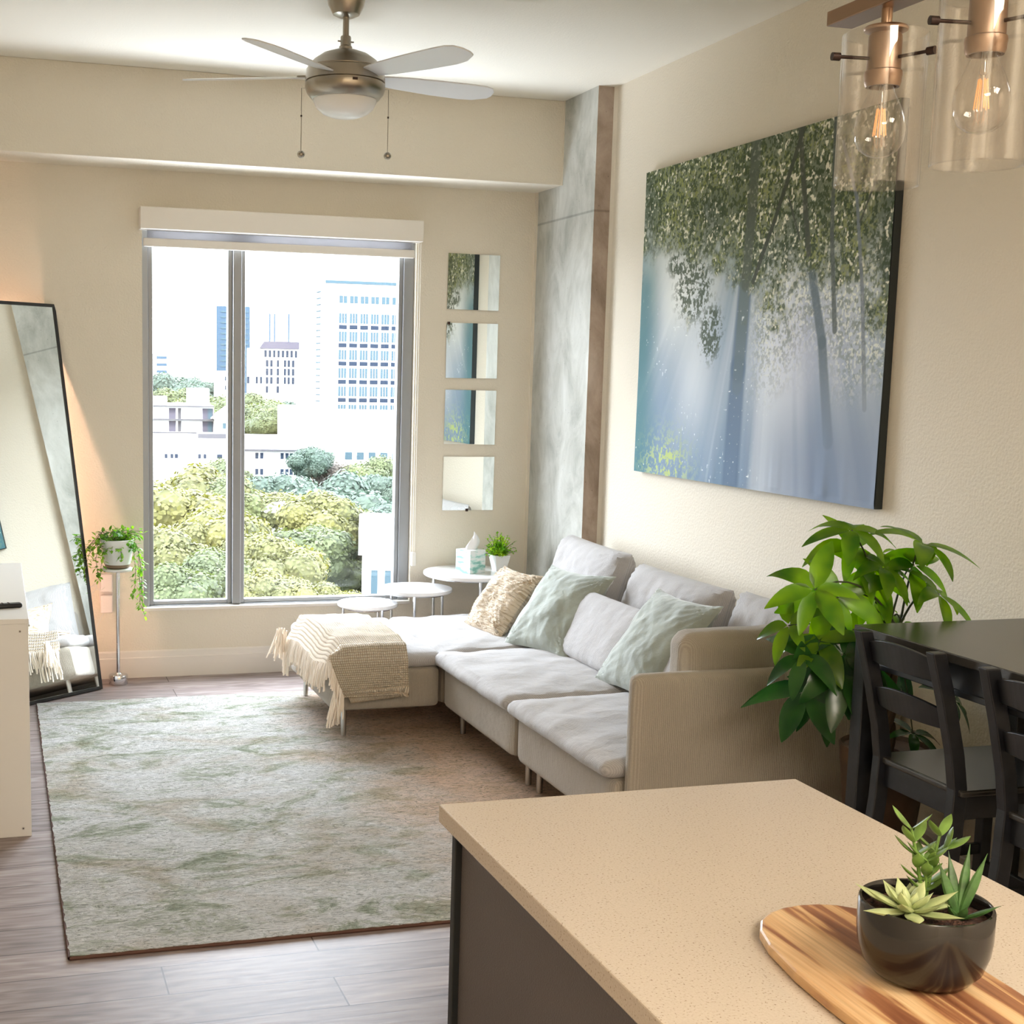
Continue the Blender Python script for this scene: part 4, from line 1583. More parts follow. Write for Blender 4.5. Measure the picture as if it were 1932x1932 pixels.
# warm light strip mounted on the back of the mirror
lt = obj('light_strip', tube(B(), [(.10, -.045 * sgn, .15), (.10, -.045 * sgn, MH - .15)], .006, 8), M['led'], ml)
lt2 = obj('light_strip', tube(B(), [(.10, -.045 * sgn, MH - .15), (MW - .1, -.045 * sgn, MH - .15)], .006, 8), M['led'], ml)

# ------------------------------------------------------------------ white media console
cn = thing('media_console', 'low white cabinet at the left edge with grey screw caps on its end panel', 'cabinet', (-.12, 5.55, 0))
CO = Vector((-.12, 5.55, 0))


def cb(name, x0, x1, y0, y1, z0, z1, m, par=cn, bev=.002):
    return obj(name, bx(x0 - CO.x, x1 - CO.x, y0 - CO.y, y1 - CO.y, z0, z1), m, par, smooth=False, bevel=bev)


TY = 6.30
cb('side_panel', XL + .004, .100, 4.870, 4.890, .0, .767, M['white'])
cb('side_panel', XL + .004, .100, TY - .02, TY, .0, .767, M['white'])
cb('top_panel', XL + .004, .102, 4.868, TY + .002, .767, .785, M['white'])
cb('back_panel', XL + .004, XL + .012, 4.890, TY - .02, .03, .767, M['white'])
cb('base_panel', XL + .012, .080, 4.890, TY - .02, .03, .05, M['white'])
for a, b in ((4.892, 5.582), (5.586, TY - .022)):
    dr_ = cb('door', .082, .100, a, b, .052, .765, M['white'])
    obj('handle', bx(.100 - CO.x, .112 - CO.x, (a + b) / 2 - .06 - CO.y, (a + b) / 2 + .06 - CO.y, .70, .71), M['steel_leg'], dr_, smooth=False, bevel=.002)
for zz in (.753, .043):
    obj('screw_cap', tube(B(), [(.0765 - CO.x - .005, 4.8702 - CO.y, zz - .012), (.0765 - CO.x - .005, 4.868 - CO.y, zz - .012)], .0052, 16), M['steel_leg'], cn)
    obj('screw_cap', tube(B(), [(.0765 - CO.x - .005, 4.8685 - CO.y, zz - .012), (.0765 - CO.x - .005, 4.8672 - CO.y, zz - .012)], .0024, 12), M['darkmetal'], cn)
rc = thing('remote_control', 'slim black remote control lying on the white cabinet', 'remote control', (.0, 5.10, .785), -1.35)
obj('body', bx(-.018, .018, -.085, .085, 0, .017), M['plastic_black'], rc, bevel=.007, seg=3)
for k in range(5):
    bm = B()
    for j in range(3):
        tube(bm, [(-.009 + .009 * j, -.05 + .022 * k, .016), (-.009 + .009 * j, -.05 + .022 * k, .0185)], .0032, 8)
    obj('button_row', bm, M['darkmetal'], rc)
rc2 = thing('game_controller', 'black controller at the left frame edge on the white cabinet', 'controller', (-.075, 4.96, .785), .3)
obj('body', bx(-.05, .05, -.025, .025, 0, .022), M['plastic_black'], rc2, bevel=.011, seg=3)
obj('grip', tube(B(), [(.045, 0, .012), (.06, -.03, .011)], [.012, .009], 12), M['plastic_black'], rc2)
#=====SECTION4=====
# ------------------------------------------------------------------ ceiling fan
fan = thing('ceiling_fan', 'brushed nickel ceiling fan with five silver blades and opal bowl light', 'ceiling fan', (1.345, 5.42, ZC))


def fz(z): return z - ZC


obj('canopy', lathe(B(), [(0, 0), (.074, 0), (.076, -.012), (.070, -.045), (.052, -.078), (.030, -.088), (0, -.088)], 40), M['nickel'], fan)
obj('downrod', tube(B(), [(0, 0, -.06), (0, 0, fz(2.905))], .0125, 16), M['nickel'], fan)
cpl = obj('coupling', lathe(B(), [(0, fz(2.955)), (.019, fz(2.955)), (.021, fz(2.95)), (.021, fz(2.92)), (.026, fz(2.915)), (.026, fz(2.895)), (0, fz(2.895))], 24), M['nickel'], fan)
obj('screw', tube(B(), [(-.032, 0, fz(2.935)), (.032, 0, fz(2.935))], .003, 8), M['nickel'], cpl)
obj('motor_housing', lathe(B(), [(0, fz(2.905)), (.05, fz(2.900)), (.09, fz(2.886)), (.125, fz(2.862)), (.145, fz(2.836)), (.148, fz(2.834)), (.148, fz(2.830)), (.153, fz(2.826)), (.156, fz(2.80)), (.157, fz(2.782)), (.150, fz(2.780)), (.150, fz(2.776)), (0, fz(2.776))], 56), M['nickel'], fan)
obj('light_ring', lathe(B(), [(.148, fz(2.778)), (.157, fz(2.775)), (.158, fz(2.757)), (.150, fz(2.737)), (.132, fz(2.716)), (.126, fz(2.714)), (.124, fz(2.720)), (.10, fz(2.74)), (0, fz(2.745))], 56), M['nickel'], fan)
obj('bowl', lathe(B(), [(.125, fz(2.719)), (.124, fz(2.706)), (.112, fz(2.682)), (.088, fz(2.662)), (.055, fz(2.650)), (.02, fz(2.646)), (0, fz(2.646))], 56), M['opal'], fan)
obj('badge', bx(-.010, .010, -.1585, -.155, fz(2.762), fz(2.772)), M['darkmetal'], fan, smooth=False)


def blade():
    """outline in local xy: radius along x, broad end with a clipped rounded tip"""
    out = [(.10, -.030), (.16, -.045), (.24, -.058), (.40, -.068), (.54, -.072), (.60, -.070), (.635, -.058), (.655, -.030), (.662, .005), (.655, .030), (.60, .060), (.54, .068), (.40, .064), (.24, .050), (.16, .038), (.10, .030)]
    bm = B()
    prism(bm, out, 2, -.003, .003)
    return bm


b0 = None
for k in range(5):
    ph = R9(10 + 72 * k)
    if k == 0:
        b0 = o = obj('blade', blade(), M['blade'], fan, smooth=False, bevel=.0015)
        br0 = obj('blade_bracket', bx(.09, .19, -.022, .022, .003, .010), M['nickel'], b0, smooth=False, bevel=.003)
    else:
        o = b0.copy()
        COL.objects.link(o)
        c = br0.copy()
        COL.objects.link(c)
        c.parent = o
    o.location = (0, 0, fz(2.802))
    o.rotation_euler = Euler((R9(-13), 0, ph), 'XYZ')
for sx in (-1, 1):
    px_, py_ = sx * .161 * .96, -sx * .161 * .279
    pc = obj('pull_chain', tube(B(), [(px_ * .93, py_ * .93, fz(2.757)), (px_ * 1.06, py_ * 1.06, fz(2.757)), (px_ * 1.06, py_ * 1.06, fz(2.515))], .0016, 6), M['nickel'], fan)
    obj('pull_ball', lathe(B(), [(.015 * math.sin(t), fz(2.505) - .015 * math.cos(t)) for t in [PI * k / 10 for k in range(11)]], 20, (px_ * 1.06, py_ * 1.06, 0)), M['nickel'], pc)
    obj('connector', tube(B(), [(px_ * 1.06, py_ * 1.06, fz(2.655)), (px_ * 1.06, py_ * 1.06, fz(2.648))], .0035, 8), M['darkmetal'], pc)

# ------------------------------------------------------------------ linear pendant over the island
pd = thing('pendant_light', 'bronze bar pendant with clear glass cylinder shades and filament bulbs over the island', 'pendant light', (1.277, 1.45, 2.2))
PO = Vector((1.277, 1.45, 2.2))
obj('bar', bx(-.023, .023, .93 - 1.45, 1.955 - 1.45, 0, .022), M['bronze'], pd, smooth=False, bevel=.0015)
for yy in (1.30, 1.60):
    obj('rod', tube(B(), [(0, yy - 1.45, .02), (0, yy - 1.45, ZC - 2.2)], .006, 12), M['bronze'], pd)
obj('ceiling_plate', bx(-.06, .06, -.25, .25, ZC - 2.2 - .025, ZC - 2.2), M['bronze'], pd, smooth=False, bevel=.003)
YS = [1.833, 1.611, 1.389, 1.167]
first = None


def cp(o, par, loc):
    c = o.copy()
    COL.objects.link(c)
    c.parent = par
    c.location = loc
    for g in list(o.children):
        d_ = g.copy()
        COL.objects.link(d_)
        d_.parent = c
    return c


zt_ = -.03
soc = obj('socket', lathe(B(), [(0, 0), (.008, 0), (.008, -.024), (.030, -.026), (.032, -.029), (.031, -.032), (.022, -.036), (.024, -.040), (.0245, -.088), (.027, -.090), (.0275, -.096), (.0265, -.100), (.0265, -.106), (.024, -.112), (.020, -.112), (.018, -.08), (0, -.08)], 40), M['bronze'], pd)
for k, a in enumerate((R9(172), R9(48), R9(-68))):
    ca_, sa_ = math.cos(a), math.sin(a)
    obj('thumb_screw', tube(B(), [(ca_ * .024, sa_ * .024, -.072), (ca_ * .070, sa_ * .070, -.072), (ca_ * .070, sa_ * .070, -.072), (ca_ * .082, sa_ * .082, -.072)], [.0026, .0026, .006, .006], 12), M['darkmetal'], soc)
shd = obj('shade', lathe(B(), [(.0585, -.038), (.0600, -.036), (.0615, -.038), (.0615, -.254), (.0600, -.256), (.0585, -.254)], 72, close=True), M['shade_glass'], pd)
blb = obj('bulb', lathe(B(), [(.014, -.105), (.018, -.118), (.027, -.137), (.0345, -.156), (.0370, -.173), (.0350, -.190), (.0285, -.203), (.017, -.211), (.007, -.2135), (0, -.214)], 48), M['bulb_glass'], pd)
bm = B()
tube(bm, [(0, 0, -.10), (0, 0, -.185)], .0013, 6)
for k in range(3):
    a = k * 2.1
    tube(bm, [(.003 * math.cos(a), .003 * math.sin(a), -.105), (.006 * math.cos(a), .006 * math.sin(a), -.135), (.003 * math.cos(a), .003 * math.sin(a), -.138)], .0008, 5)
obj('filament_support', bm, M['steel_leg'], blb)
bm = B()
for k in range(6):
    a = k * PI / 3 + .2
    tube(bm, [(.0055 * math.cos(a), .0055 * math.sin(a), -.143), (.0095 * math.cos(a), .0095 * math.sin(a), -.182)], .0009, 6)
obj('filament', bm, M['filament'], blb)
for k, y in enumerate(YS):
    loc = (0, y - 1.45, 0)
    for o in (soc, shd, blb):
        if k == 0: o.location = loc
        else: cp(o, pd, loc)

# ------------------------------------------------------------------ wall art
def vnoise(h, w_, sy, sx, seed, octs=3, pers=.55):
    r_ = np.random.RandomState(seed)
    out = np.zeros((h, w_))
    amp, tot = 1.0, 0.0
    for o in range(octs):
        ny_, nx_ = int(sy * 2 ** o) + 3, int(sx * 2 ** o) + 3
        g = r_.rand(ny_, nx_)
        yy = np.linspace(0, sy * 2 ** o, h)
        xx = np.linspace(0, sx * 2 ** o, w_)
        y0, x0 = yy.astype(int), xx.astype(int)
        fy, fx = yy - y0, xx - x0
        fy, fx = (fy * fy * (3 - 2 * fy))[:, None], (fx * fx * (3 - 2 * fx))[None, :]
        a = g[y0][:, x0]; b = g[y0][:, x0 + 1]; c = g[y0 + 1][:, x0]; d_ = g[y0 + 1][:, x0 + 1]
        out += amp * ((a * (1 - fx) + b * fx) * (1 - fy) + (c * (1 - fx) + d_ * fx) * fy)
        tot += amp
        amp *= pers
    return out / tot


def paint(H, W):
    """misty woodland print: rows bottom to top, columns left to right"""
    t = np.linspace(0, 1, H)[:, None] * np.ones((1, W))
    s = np.ones((H, 1)) * np.linspace(0, 1, W)[None, :]
    mixc = lambda a, b, k: a * (1 - k[..., None]) + b * k[..., None]
    C3 = lambda r_, g, b: np.array([r_, g, b])[None, None, :] * np.ones((H, W, 1))
    sm = lambda x, a, b: np.clip((x - a) / (b - a), 0, 1) ** 2 * (3 - 2 * np.clip((x - a) / (b - a), 0, 1))
    blob = lambda cs, ct, rs, rt: np.exp(-((s - cs) / rs) ** 2 - ((t - ct) / rt) ** 2)
    img = mixc(C3(.20, .28, .38), C3(.36, .43, .50), sm(t, .0, .5))
    img = mixc(img, C3(.58, .62, .56), sm(t, .4, .75) * .8)
    n1 = vnoise(H, W, 84, 116, 11, 3, .7)
    n2 = vnoise(H, W, 24, 32, 12, 3)
    n3 = vnoise(H, W, 6, 8, 13, 3)
    n4 = vnoise(H, W, 130, 180, 14, 2)
    # light shafts fanning out from above, bright on the left and under the trunk
    ox, oy = .62, 1.35
    ang = np.arctan2((s - ox) * 1.38, oy - t)
    shaft = vnoise(2, 900, 1, 20, 9, 4, .6)[0]
    sh = shaft[np.clip(((ang + 1.2) / 2.2 * 899), 0, 899).astype(int)]
    rad = (1 - sm(t, .62, .85))
    img = mixc(img, C3(.86, .90, .90), np.clip((sh - .46) * 4.0, 0, 1) * .8 * rad * (1 - .6 * sm(s, .6, .85)))
    img = mixc(img, C3(.12, .22, .33), np.clip((.44 - sh) * 4, 0, 1) * .55 * rad)
    img = mixc(img, C3(.88, .90, .86), blob(.20, .60, .13, .16) * .9)
    img = mixc(img, C3(.85, .88, .90), blob(.30, .34, .10, .22) * .55)
    img = mixc(img, C3(.78, .82, .86), blob(.62, .42, .12, .22) * .5)
    # teal shade at the far left
    img = mixc(img, C3(.07, .19, .21), (1 - sm(s, .02, .14)) * .85 * (1 - sm(t, .6, .8)))
    # mid foliage veil on the right
    veil = np.clip(sm(s, .50, .60) * sm(t + (n3 - .5) * .3, .22, .5), 0, 1)
    img = mixc(img, C3(.16, .20, .13), np.clip((n1 - .45) * 7, 0, 1) * veil * .85)
    img = mixc(img, C3(.84, .86, .74), np.clip((n4 - .58) * 10, 0, 1) * veil * .9)
    img = mixc(img, C3(.23, .28, .39), (1 - sm(t, .08, .40)) * sm(s, .45, .7) * .7)
    img = mixc(img, C3(.62, .64, .78), blob(.74, .40, .16, .16) * .5)

    def trunk(pts, hw0, hw1, col, k=1.0, fade=None):
        nonlocal img
        for (s0, t0), (s1, t1) in zip(pts[:-1], pts[1:]):
            ds, dt = (s1 - s0) * 1.38, (t1 - t0)
            L2 = ds * ds + dt * dt
            q = np.clip((((s - s0) * 1.38) * ds + (t - t0) * dt) / L2, 0, 1)
            dist = np.hypot((s - s0) * 1.38 - q * ds, (t - t0) - q * dt)
            hw = hw0 + (hw1 - hw0) * np.clip((t0 + q * (t1 - t0)), 0, 1)
            a = 1 - sm(dist, hw * .7, hw * 1.15)
            if fade is not None: a = a * (1 - fade[0] * (1 - sm(t, 0, fade[1])))
            img = mixc(img, C3(*col), a * k)
    trunk([(.475, -.02), (.487, .35), (.50, .62)], .052, .034, (.11, .17, .26), .85)
    trunk([(.487, .30), (.50, .62), (.515, 1.02)], .030, .036, (.15, .19, .18), .85, (1.0, .62))
    trunk([(.84, .16), (.80, .42), (.735, .66), (.70, .86), (.675, 1.02)], .026, .014, (.13, .17, .20), .9, (.95, .45))
    # canopy: olive mass, dark leaves, lit leaves, bright gaps
    can = sm(t + (n3 - .5) * .50 + (n2 - .5) * .22 + .10 * sm(s, .3, .6), .60, .76)
    can *= 1 - blob(.10, .66, .09, .09) * .9
    can = np.maximum(can, sm(s + (n2 - .5) * .1, .93, .98) * sm(t, .40, .5))
    mass = mixc(C3(.05, .075, .03), C3(.17, .20, .10), np.clip((n3 - .35) * 3 + .5 * blob(.68, .8, .25, .3), 0, 1))
    img = img * (1 - (can * .85)[..., None]) + mass * (can * .85)[..., None]
    br_ = np.maximum(blob(.27, .60, .10, .12), blob(.36, .46, .06, .10))
    br_ = np.maximum(br_, blob(.20, .68, .07, .05))
    clump = np.maximum(can, np.clip((br_ - .25) * 2.5, 0, 1))
    img = mixc(img, C3(.045, .07, .03), np.clip((n1 - .47 + .10 * (clump - .6)) * 9, 0, 1) * clump * .9)
    img = mixc(img, C3(.30, .33, .11), np.clip((n4 - .56) * 9, 0, 1) * can * np.clip((n3 - .36) * 4, 0, 1) * .75)
    hole = np.clip((vnoise(H, W, 105, 145, 31, 2) - .64) * 12, 0, 1) * can * np.clip((n2 - .42) * 6 + .8 * blob(.68, .8, .2, .25), 0, 1)
    img = mixc(img, C3(.88, .86, .70), np.clip(hole, 0, 1) * .9)
    trunk([(.500, .60), (.508, .78), (.515, 1.02)], .026, .030, (.10, .12, .09), .8)
    trunk([(.53, .60), (.60, .76), (.655, .90), (.70, 1.02)], .009, .010, (.06, .07, .05), .95)
    trunk([(.735, .66), (.70, .86), (.675, 1.02)], .014, .012, (.07, .08, .06), .9)
    trunk([(.84, .45), (.81, .70), (.80, 1.02)], .014, .008, (.09, .11, .10), .85)
    trunk([(.95, .25), (.92, .55), (.885, .78), (.83, .93)], .011, .006, (.20, .23, .26), .8, (.95, .5))
    trunk([(.70, .70), (.65, .82)], .006, .004, (.07, .08, .06), .9)
    trunk([(.90, .72), (.96, .86)], .005, .004, (.07, .08, .06), .9)
    trunk([(.16, .70), (.24, .63), (.34, .60)], .003, .003, (.10, .12, .09), .7)
    # flecks, and yellow-green grass at the lower left
    fl_ = np.clip((vnoise(H, W, 110, 150, 41, 1) - .91) * 20, 0, 1)
    img = mixc(img, C3(.85, .9, .9), fl_ * np.clip((n3 - .4) * 5, 0, 1) * (1 - sm(t, .5, .75)) * (s < .62) * .9)
    img = mixc(img, C3(.45, .54, .20), np.clip((n1 - .50) * 9, 0, 1) * np.clip(blob(.17, .02, .10, .10) * 1.4, 0, 1))
    return np.clip(img, 0, 1)


AY0, AY1, AZ0, AZ1, AX = 4.215, 6.150, 1.207, 2.630, 3.015
art = thing('wall_art', 'large unframed canvas print of a misty forest with sun rays on the right wall', 'picture', (XR, (AY0 + AY1) / 2, (AZ0 + AZ1) / 2))
H_, W_ = 620, 860
img = paint(H_, W_)
ss = np.linspace(0, 1, W_)[None, :] * np.ones((H_, 1))
tt = np.linspace(0, 1, H_)[:, None] * np.ones((1, W_))
wr_ = vnoise(2, W_, 1, 30, 77, 2)[0][None, :]
sag_ = vnoise(H_, W_, 3, 5, 78, 2)
dx = -(.006 * np.exp(-tt / .10) * (wr_ - .5) * 2 + .004 * (sag_ - .5)) * np.minimum(1, np.minimum(tt, 1 - tt) * 60)
co = np.stack([np.full((H_, W_), AX - XR) + dx, (AY1 - (AY1 - AY0) * ss) - (AY0 + AY1) / 2, (AZ0 + (AZ1 - AZ0) * tt) - (AZ0 + AZ1) / 2], -1).reshape(-1, 3)
me = bpy.data.meshes.new('print')
idx = np.arange(H_ * W_).reshape(H_, W_)
fc = np.stack([idx[:-1, :-1], idx[1:, :-1], idx[1:, 1:], idx[:-1, 1:]], -1).reshape(-1, 4)
me.vertices.add(len(co))
me.vertices.foreach_set('co', co.ravel().astype(np.float32))
me.loops.add(fc.size)
me.loops.foreach_set('vertex_index', fc.ravel().astype(np.int32))
me.polygons.add(len(fc))
me.polygons.foreach_set('loop_start', (np.arange(len(fc)) * 4).astype(np.int32))
me.polygons.foreach_set('use_smooth', np.ones(len(fc), dtype=bool))
me.update(calc_edges=True)
ca_ = me.color_attributes.new('print', 'FLOAT_COLOR', 'POINT')
ca_.data.foreach_set('color', np.concatenate([img, np.ones((H_, W_, 1))], -1).astype(np.float32).ravel())
pm = mat('canvas_print', (.5, .5, .5), .7, spec=.2, bump=(900, .15))
a_ = N(pm.node_tree, 'ShaderNodeVertexColor')
a_.layer_name = 'print'
pm.node_tree.links.new(a_.outputs[0], pm.node_tree.nodes['Principled BSDF'].inputs['Base Color'])
me.materials.append(pm)
o = bpy.data.objects.new('print', me)
COL.objects.link(o)
o.parent = art
obj('stretcher', bx(AX - XR + .0035, 0, (AY0 - AY1) / 2, (AY1 - AY0) / 2, (AZ0 - AZ1) / 2, (AZ1 - AZ0) / 2), mat('canvas_side', (.02, .025, .025), .8), art, smooth=False, bevel=.002)

# ------------------------------------------------------------------ dark table
tbx0, tbx1, tby0, tby1, tz = 2.417, 3.030, 2.06, 3.436, .950
tb = thing('dining_table', 'tall black-stained wooden table against the right wall behind the island', 'table', ((tbx0 + tbx1) / 2, (tby0 + tby1) / 2, 0))
hx, hy = (tbx1 - tbx0) / 2, (tby1 - tby0) / 2
obj('tabletop', bx(-hx, hx, -hy, hy, tz - .026, tz), M['tabletop'], tb, smooth=False, bevel=.003)
bm = B()
a_in = .014
for q in ((-hx + a_in, -hx + a_in + .02, -hy + a_in, hy - a_in), (hx - a_in - .02, hx - a_in, -hy + a_in, hy - a_in)):
    box(bm, q[0], q[1], q[2], q[3], tz - .100, tz - .026)
for q in ((-hy + a_in, -hy + a_in + .02), (hy - a_in - .02, hy - a_in)):
    box(bm, -hx + a_in + .02, hx - a_in - .02, q[0], q[1], tz - .100, tz - .026)
obj('apron', bm, M['blackwood'], tb, smooth=False, bevel=.002)
obj('bead', bx(-hx + a_in - .006, -hx + a_in, -hy + .05, hy - .05, tz - .112, tz - .094), M['blackwood'], tb, smooth=False, bevel=.003)
for sx in (-1, 1):
    for sy in (-1, 1):
        cx_, cy_ = sx * (hx - .030), sy * (hy - .030)
        obj('leg', bx(cx_ - .026, cx_ + .026, cy_ - .026, cy_ + .026, 0, tz - .026), M['blackwood'], tb, smooth=False, bevel=.003)


# ------------------------------------------------------------------ chairs
def chair(x, y, label):
    t = thing('tall_chair', label, 'chair', (x, y, 0), group='black ladder-back chairs at the tall table')
    sw = .385

    def post(s):
        bm = B()
        yy = s * .158
        path = [(-.250, 0), (-.222, .22), (-.200, .46), (-.196, .585), (-.212, .68), (-.248, .82), (-.290, .958)]
        prev = None
        for i, (px_, pz_) in enumerate(path):
            hw = .0165
            dp = .021 if i > 0 else .017
            yk = yy + s * .012 * (1 - pz_ / .96)
            v = [bm.verts.new((px_ - dp, yk - hw, pz_)), bm.verts.new((px_ + dp, yk - hw, pz_)), bm.verts.new((px_ + dp, yk + hw, pz_)), bm.verts.new((px_ - dp, yk + hw, pz_))]
            if prev:
                for k in range(4):
                    bm.faces.new((prev[k], prev[(k + 1) % 4], v[(k + 1) % 4], v[k]))
            else:
                bm.faces.new(v[::-1])
            prev = v
        bm.faces.new(prev)
        return bm
    for s in (-1, 1):
        obj('back_post', post(s), M['blackwood'], t, smooth=False, bevel=.003)

    def slat(z0, z1, arch, x0):
        bm = B()
        n = 14
        A = []
        for i in range(n + 1):
            s = -1 + 2 * i / n
            yy = s * .147
            xx = x0 - .020 * (1 - s * s)
            top = z1 + arch * (1 - s * s) * (1 if abs(s) < .99 else 0)
            tilt = (top - z0) * .28
            v = [bm.verts.new(p) for p in ((xx, yy, z0), (xx + .013, yy, z0), (xx + .013 - tilt, yy, top), (xx - tilt, yy, top))]
            if A:
                for k in range(4):
                    bm.faces.new((A[k], A[(k + 1) % 4], v[(k + 1) % 4], v[k]))
            else:
                bm.faces.new(v[::-1])
            A = v
        bm.faces.new(A)
        return bm
    obj('back_slat', slat(.872, .928, .022, -.262), M['blackwood'], t, smooth=False, bevel=.002)
    obj('back_slat', slat(.742, .795, .020, -.232), M['blackwood'], t, smooth=False, bevel=.002)
    obj('seat', bx(-.205, .220, -.195, .195, .566, .585), M['tabletop'], t, smooth=False, bevel=.006, seg=3)
    bm = B()
    for q in ((-.185, .195, -.178, -.160), (-.185, .195, .160, .178), (.178, .196, -.160, .160), (-.196, -.178, -.160, .160)):
        box(bm, q[0], q[1], q[2], q[3], .500, .566)
    obj('seat_rail', bm, M['blackwood'], t, smooth=False, bevel=.002)
    for s in (-1, 1):
        obj('leg', bx(.165, .200, s * .170 - .0175, s * .170 + .0175, 0, .566), M['blackwood'], t, smooth=False, bevel=.003)
        obj('stretcher', bx(-.215, .18, s * .168 - .009, s * .168 + .009, .26, .292), M['blackwood'], t, smooth=False, bevel=.002)
        obj('stretcher', bx(-.235, .18, s * .170 - .009, s * .170 + .009, .11, .14), M['blackwood'], t, smooth=False, bevel=.002)
    obj('foot_rail', bx(.172, .192, -.153, .153, .20, .24), M['blackwood'], t, smooth=False, bevel=.003)
    obj('stretcher', bx(-.222, -.204, -.155, .155, .33, .362), M['blackwood'], t, smooth=False, bevel=.002)
    return t


c1 = chair(2.648, 3.150, 'tall black ladder-back chair nearest the sofa, at the table corner')
dup(c1, (2.655, 2.640, 0), None, 'tall black ladder-back chair cut off by the right frame edge')

# ------------------------------------------------------------------ money tree
PC = Vector((2.745, 3.70, 0))
sau = thing('planter_stand', 'low round stand with a pale saucer under the brown planter', 'plant stand', tuple(PC))
obj('dish', lathe(B(), [(0, .150), (.13, .150), (.165, .158), (.178, .185), (.172, .187), (.158, .166), (0, .160)], 44), M['outlet'], sau)
for k in range(3):
    a = k * 2.09 + .4
    obj('leg', tube(B(), [(.13 * math.cos(a), .13 * math.sin(a), 0), (.12 * math.cos(a), .12 * math.sin(a), .151)], .012, 10), M['bark'], sau)
mt = thing('money_tree', 'large money tree with glossy hand-shaped leaves in a brown planter behind the chairs', 'potted plant', (PC.x, PC.y, .16))
MO = Vector((PC.x, PC.y, .16))
obj('planter', lathe(B(), [(0, 0), (.085, 0), (.100, .010), (.108, .04), (.135, .28), (.140, .335), (.134, .340), (.128, .325), (0, .310)], 44), M['planter'], mt)
obj('soil', lathe(B(), [(0, .318), (.125, .313)], 32), M['soil'], mt)
bm = B()
for k in range(3):
    a0 = k * 2.1
    pts = []
    for i in range(15):
        s = i / 14
        rr = .020 * (1 - s * .35)
        pts.append((rr * math.cos(a0 + s * 7), rr * math.sin(a0 + s * 7), .30 + .34 * s))
    tube(bm, pts, [.017 - .006 * i / 14 for i in range(15)], 10)
obj('trunk', bm, M['bark'], mt)
CROWN = Vector((0, 0, .64))
rn = random.Random(4)


def hand(u, v, Y, axis, leaves, low=False, L=.16, spin=0.0, W=.060, droop=.95):
    """a compound leaf whose hub is at survey point (u, v) on the plane y = Y"""
    c = at(u, v, Y) - MO
    ax = Vector(axis).normalized()
    e1 = ax.orthogonal().normalized()
    e2 = ax.cross(e1)
    bm = B()
    n = leaves
    for k in range(n):
        a = spin + 2 * PI * k / n + rn.uniform(-.12, .12)
        dd = (e1 * math.cos(a) + e2 * math.sin(a)) + ax * rn.uniform(-.05, .30)
        l_ = L * rn.uniform(.82, 1.12)
        p0 = c + dd.normalized() * .006
        leaf(bm, p0, dd, ax, l_, W * l_ / .16 * rn.uniform(.9, 1.1), .22, droop * rn.uniform(.6, 1.5), 8)
    bmesh.ops.remove_doubles(bm, verts=bm.verts, dist=.00001)
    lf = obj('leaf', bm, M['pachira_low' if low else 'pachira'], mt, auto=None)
    # stalk from the crown of the trunk out to the hub
    st_ = CROWN + Vector((rn.uniform(-.02, .02), rn.uniform(-.02, .02), rn.uniform(-.05, .10)))
    mid = st_.lerp(c, .5) + Vector((0, 0, .10 + .05 * rn.random()))
    pts = []
    for i in range(9):
        s = i / 8
        pts.append(st_ * (1 - s) ** 2 + mid * 2 * s * (1 - s) + c * s * s)
    obj('stalk', tube(B(), pts, [.0042 - .002 * i / 8 for i in range(9)], 6), M['stem'], mt)


HANDS = [
    (1537, 1113, 3.50, (-.40, -.70, .50), 6, 0, .150, .3),
    (1607, 1000, 3.62, (-.15, -.35, .9), 6, 0, .150, .1),
    (1607, 1035, 3.66, (.1, -.6, .6), 6, 0, .165, .8),
    (1668, 1072, 3.60, (.1, -.5, .8), 6, 0, .150, .2),
    (1742, 1028, 3.56, (.25, -.25, .9), 6, 0, .165, .0),
    (1725, 1066, 3.62, (.2, -.6, .7), 5, 0, .150, .9),
    (1772, 1122, 3.52, (.35, -.5, .8), 6, 0, .150, .5),
    (1650, 1092, 3.66, (-.1, -.9, .2), 6, 0, .170, .2),
    (1578, 1128, 3.62, (-.3, -.85, .2), 6, 0, .190, 1.1),
    (1700, 1178, 3.70, (0, -.4, .8), 5, 0, .130, .4),
    (1545, 1210, 3.56, (-.5, -.5, .6), 5, 0, .150, .1),
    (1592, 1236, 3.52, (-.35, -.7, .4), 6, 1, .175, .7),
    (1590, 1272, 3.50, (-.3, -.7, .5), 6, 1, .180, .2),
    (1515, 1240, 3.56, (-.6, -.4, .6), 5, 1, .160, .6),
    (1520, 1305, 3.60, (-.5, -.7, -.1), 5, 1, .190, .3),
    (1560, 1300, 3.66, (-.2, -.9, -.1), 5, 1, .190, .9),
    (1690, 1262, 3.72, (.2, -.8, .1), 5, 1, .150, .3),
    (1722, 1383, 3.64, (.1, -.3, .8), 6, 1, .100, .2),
    (1800, 1320, 3.60, (.4, -.4, .4), 5, 1, .130, .9),
    (1640, 1150, 3.72, (0, -.6, .7), 6, 0, .150, .5),
    (1488, 1180, 3.62, (-.7, -.4, .5), 5, 0, .120, .5),
]
for u, v, Y, ax, n, low, L, sp_ in HANDS:
    hand(u, v, Y, ax, n, low, L, sp_)

# ------------------------------------------------------------------ kitchen island
isl = thing('kitchen_island', 'kitchen island with beige speckled quartz top and dark grey side panel', 'kitchen island', (1.08, 1.2, 0))
IO = Vector((1.08, 1.2, 0))


def ib(name, x0, x1, y0, y1, z0, z1, m, bev=.002, **kw):
    return obj(name, bx(x0 - IO.x, x1 - IO.x, y0 - IO.y, y1 - IO.y, z0, z1), m, isl, smooth=False, bevel=bev)


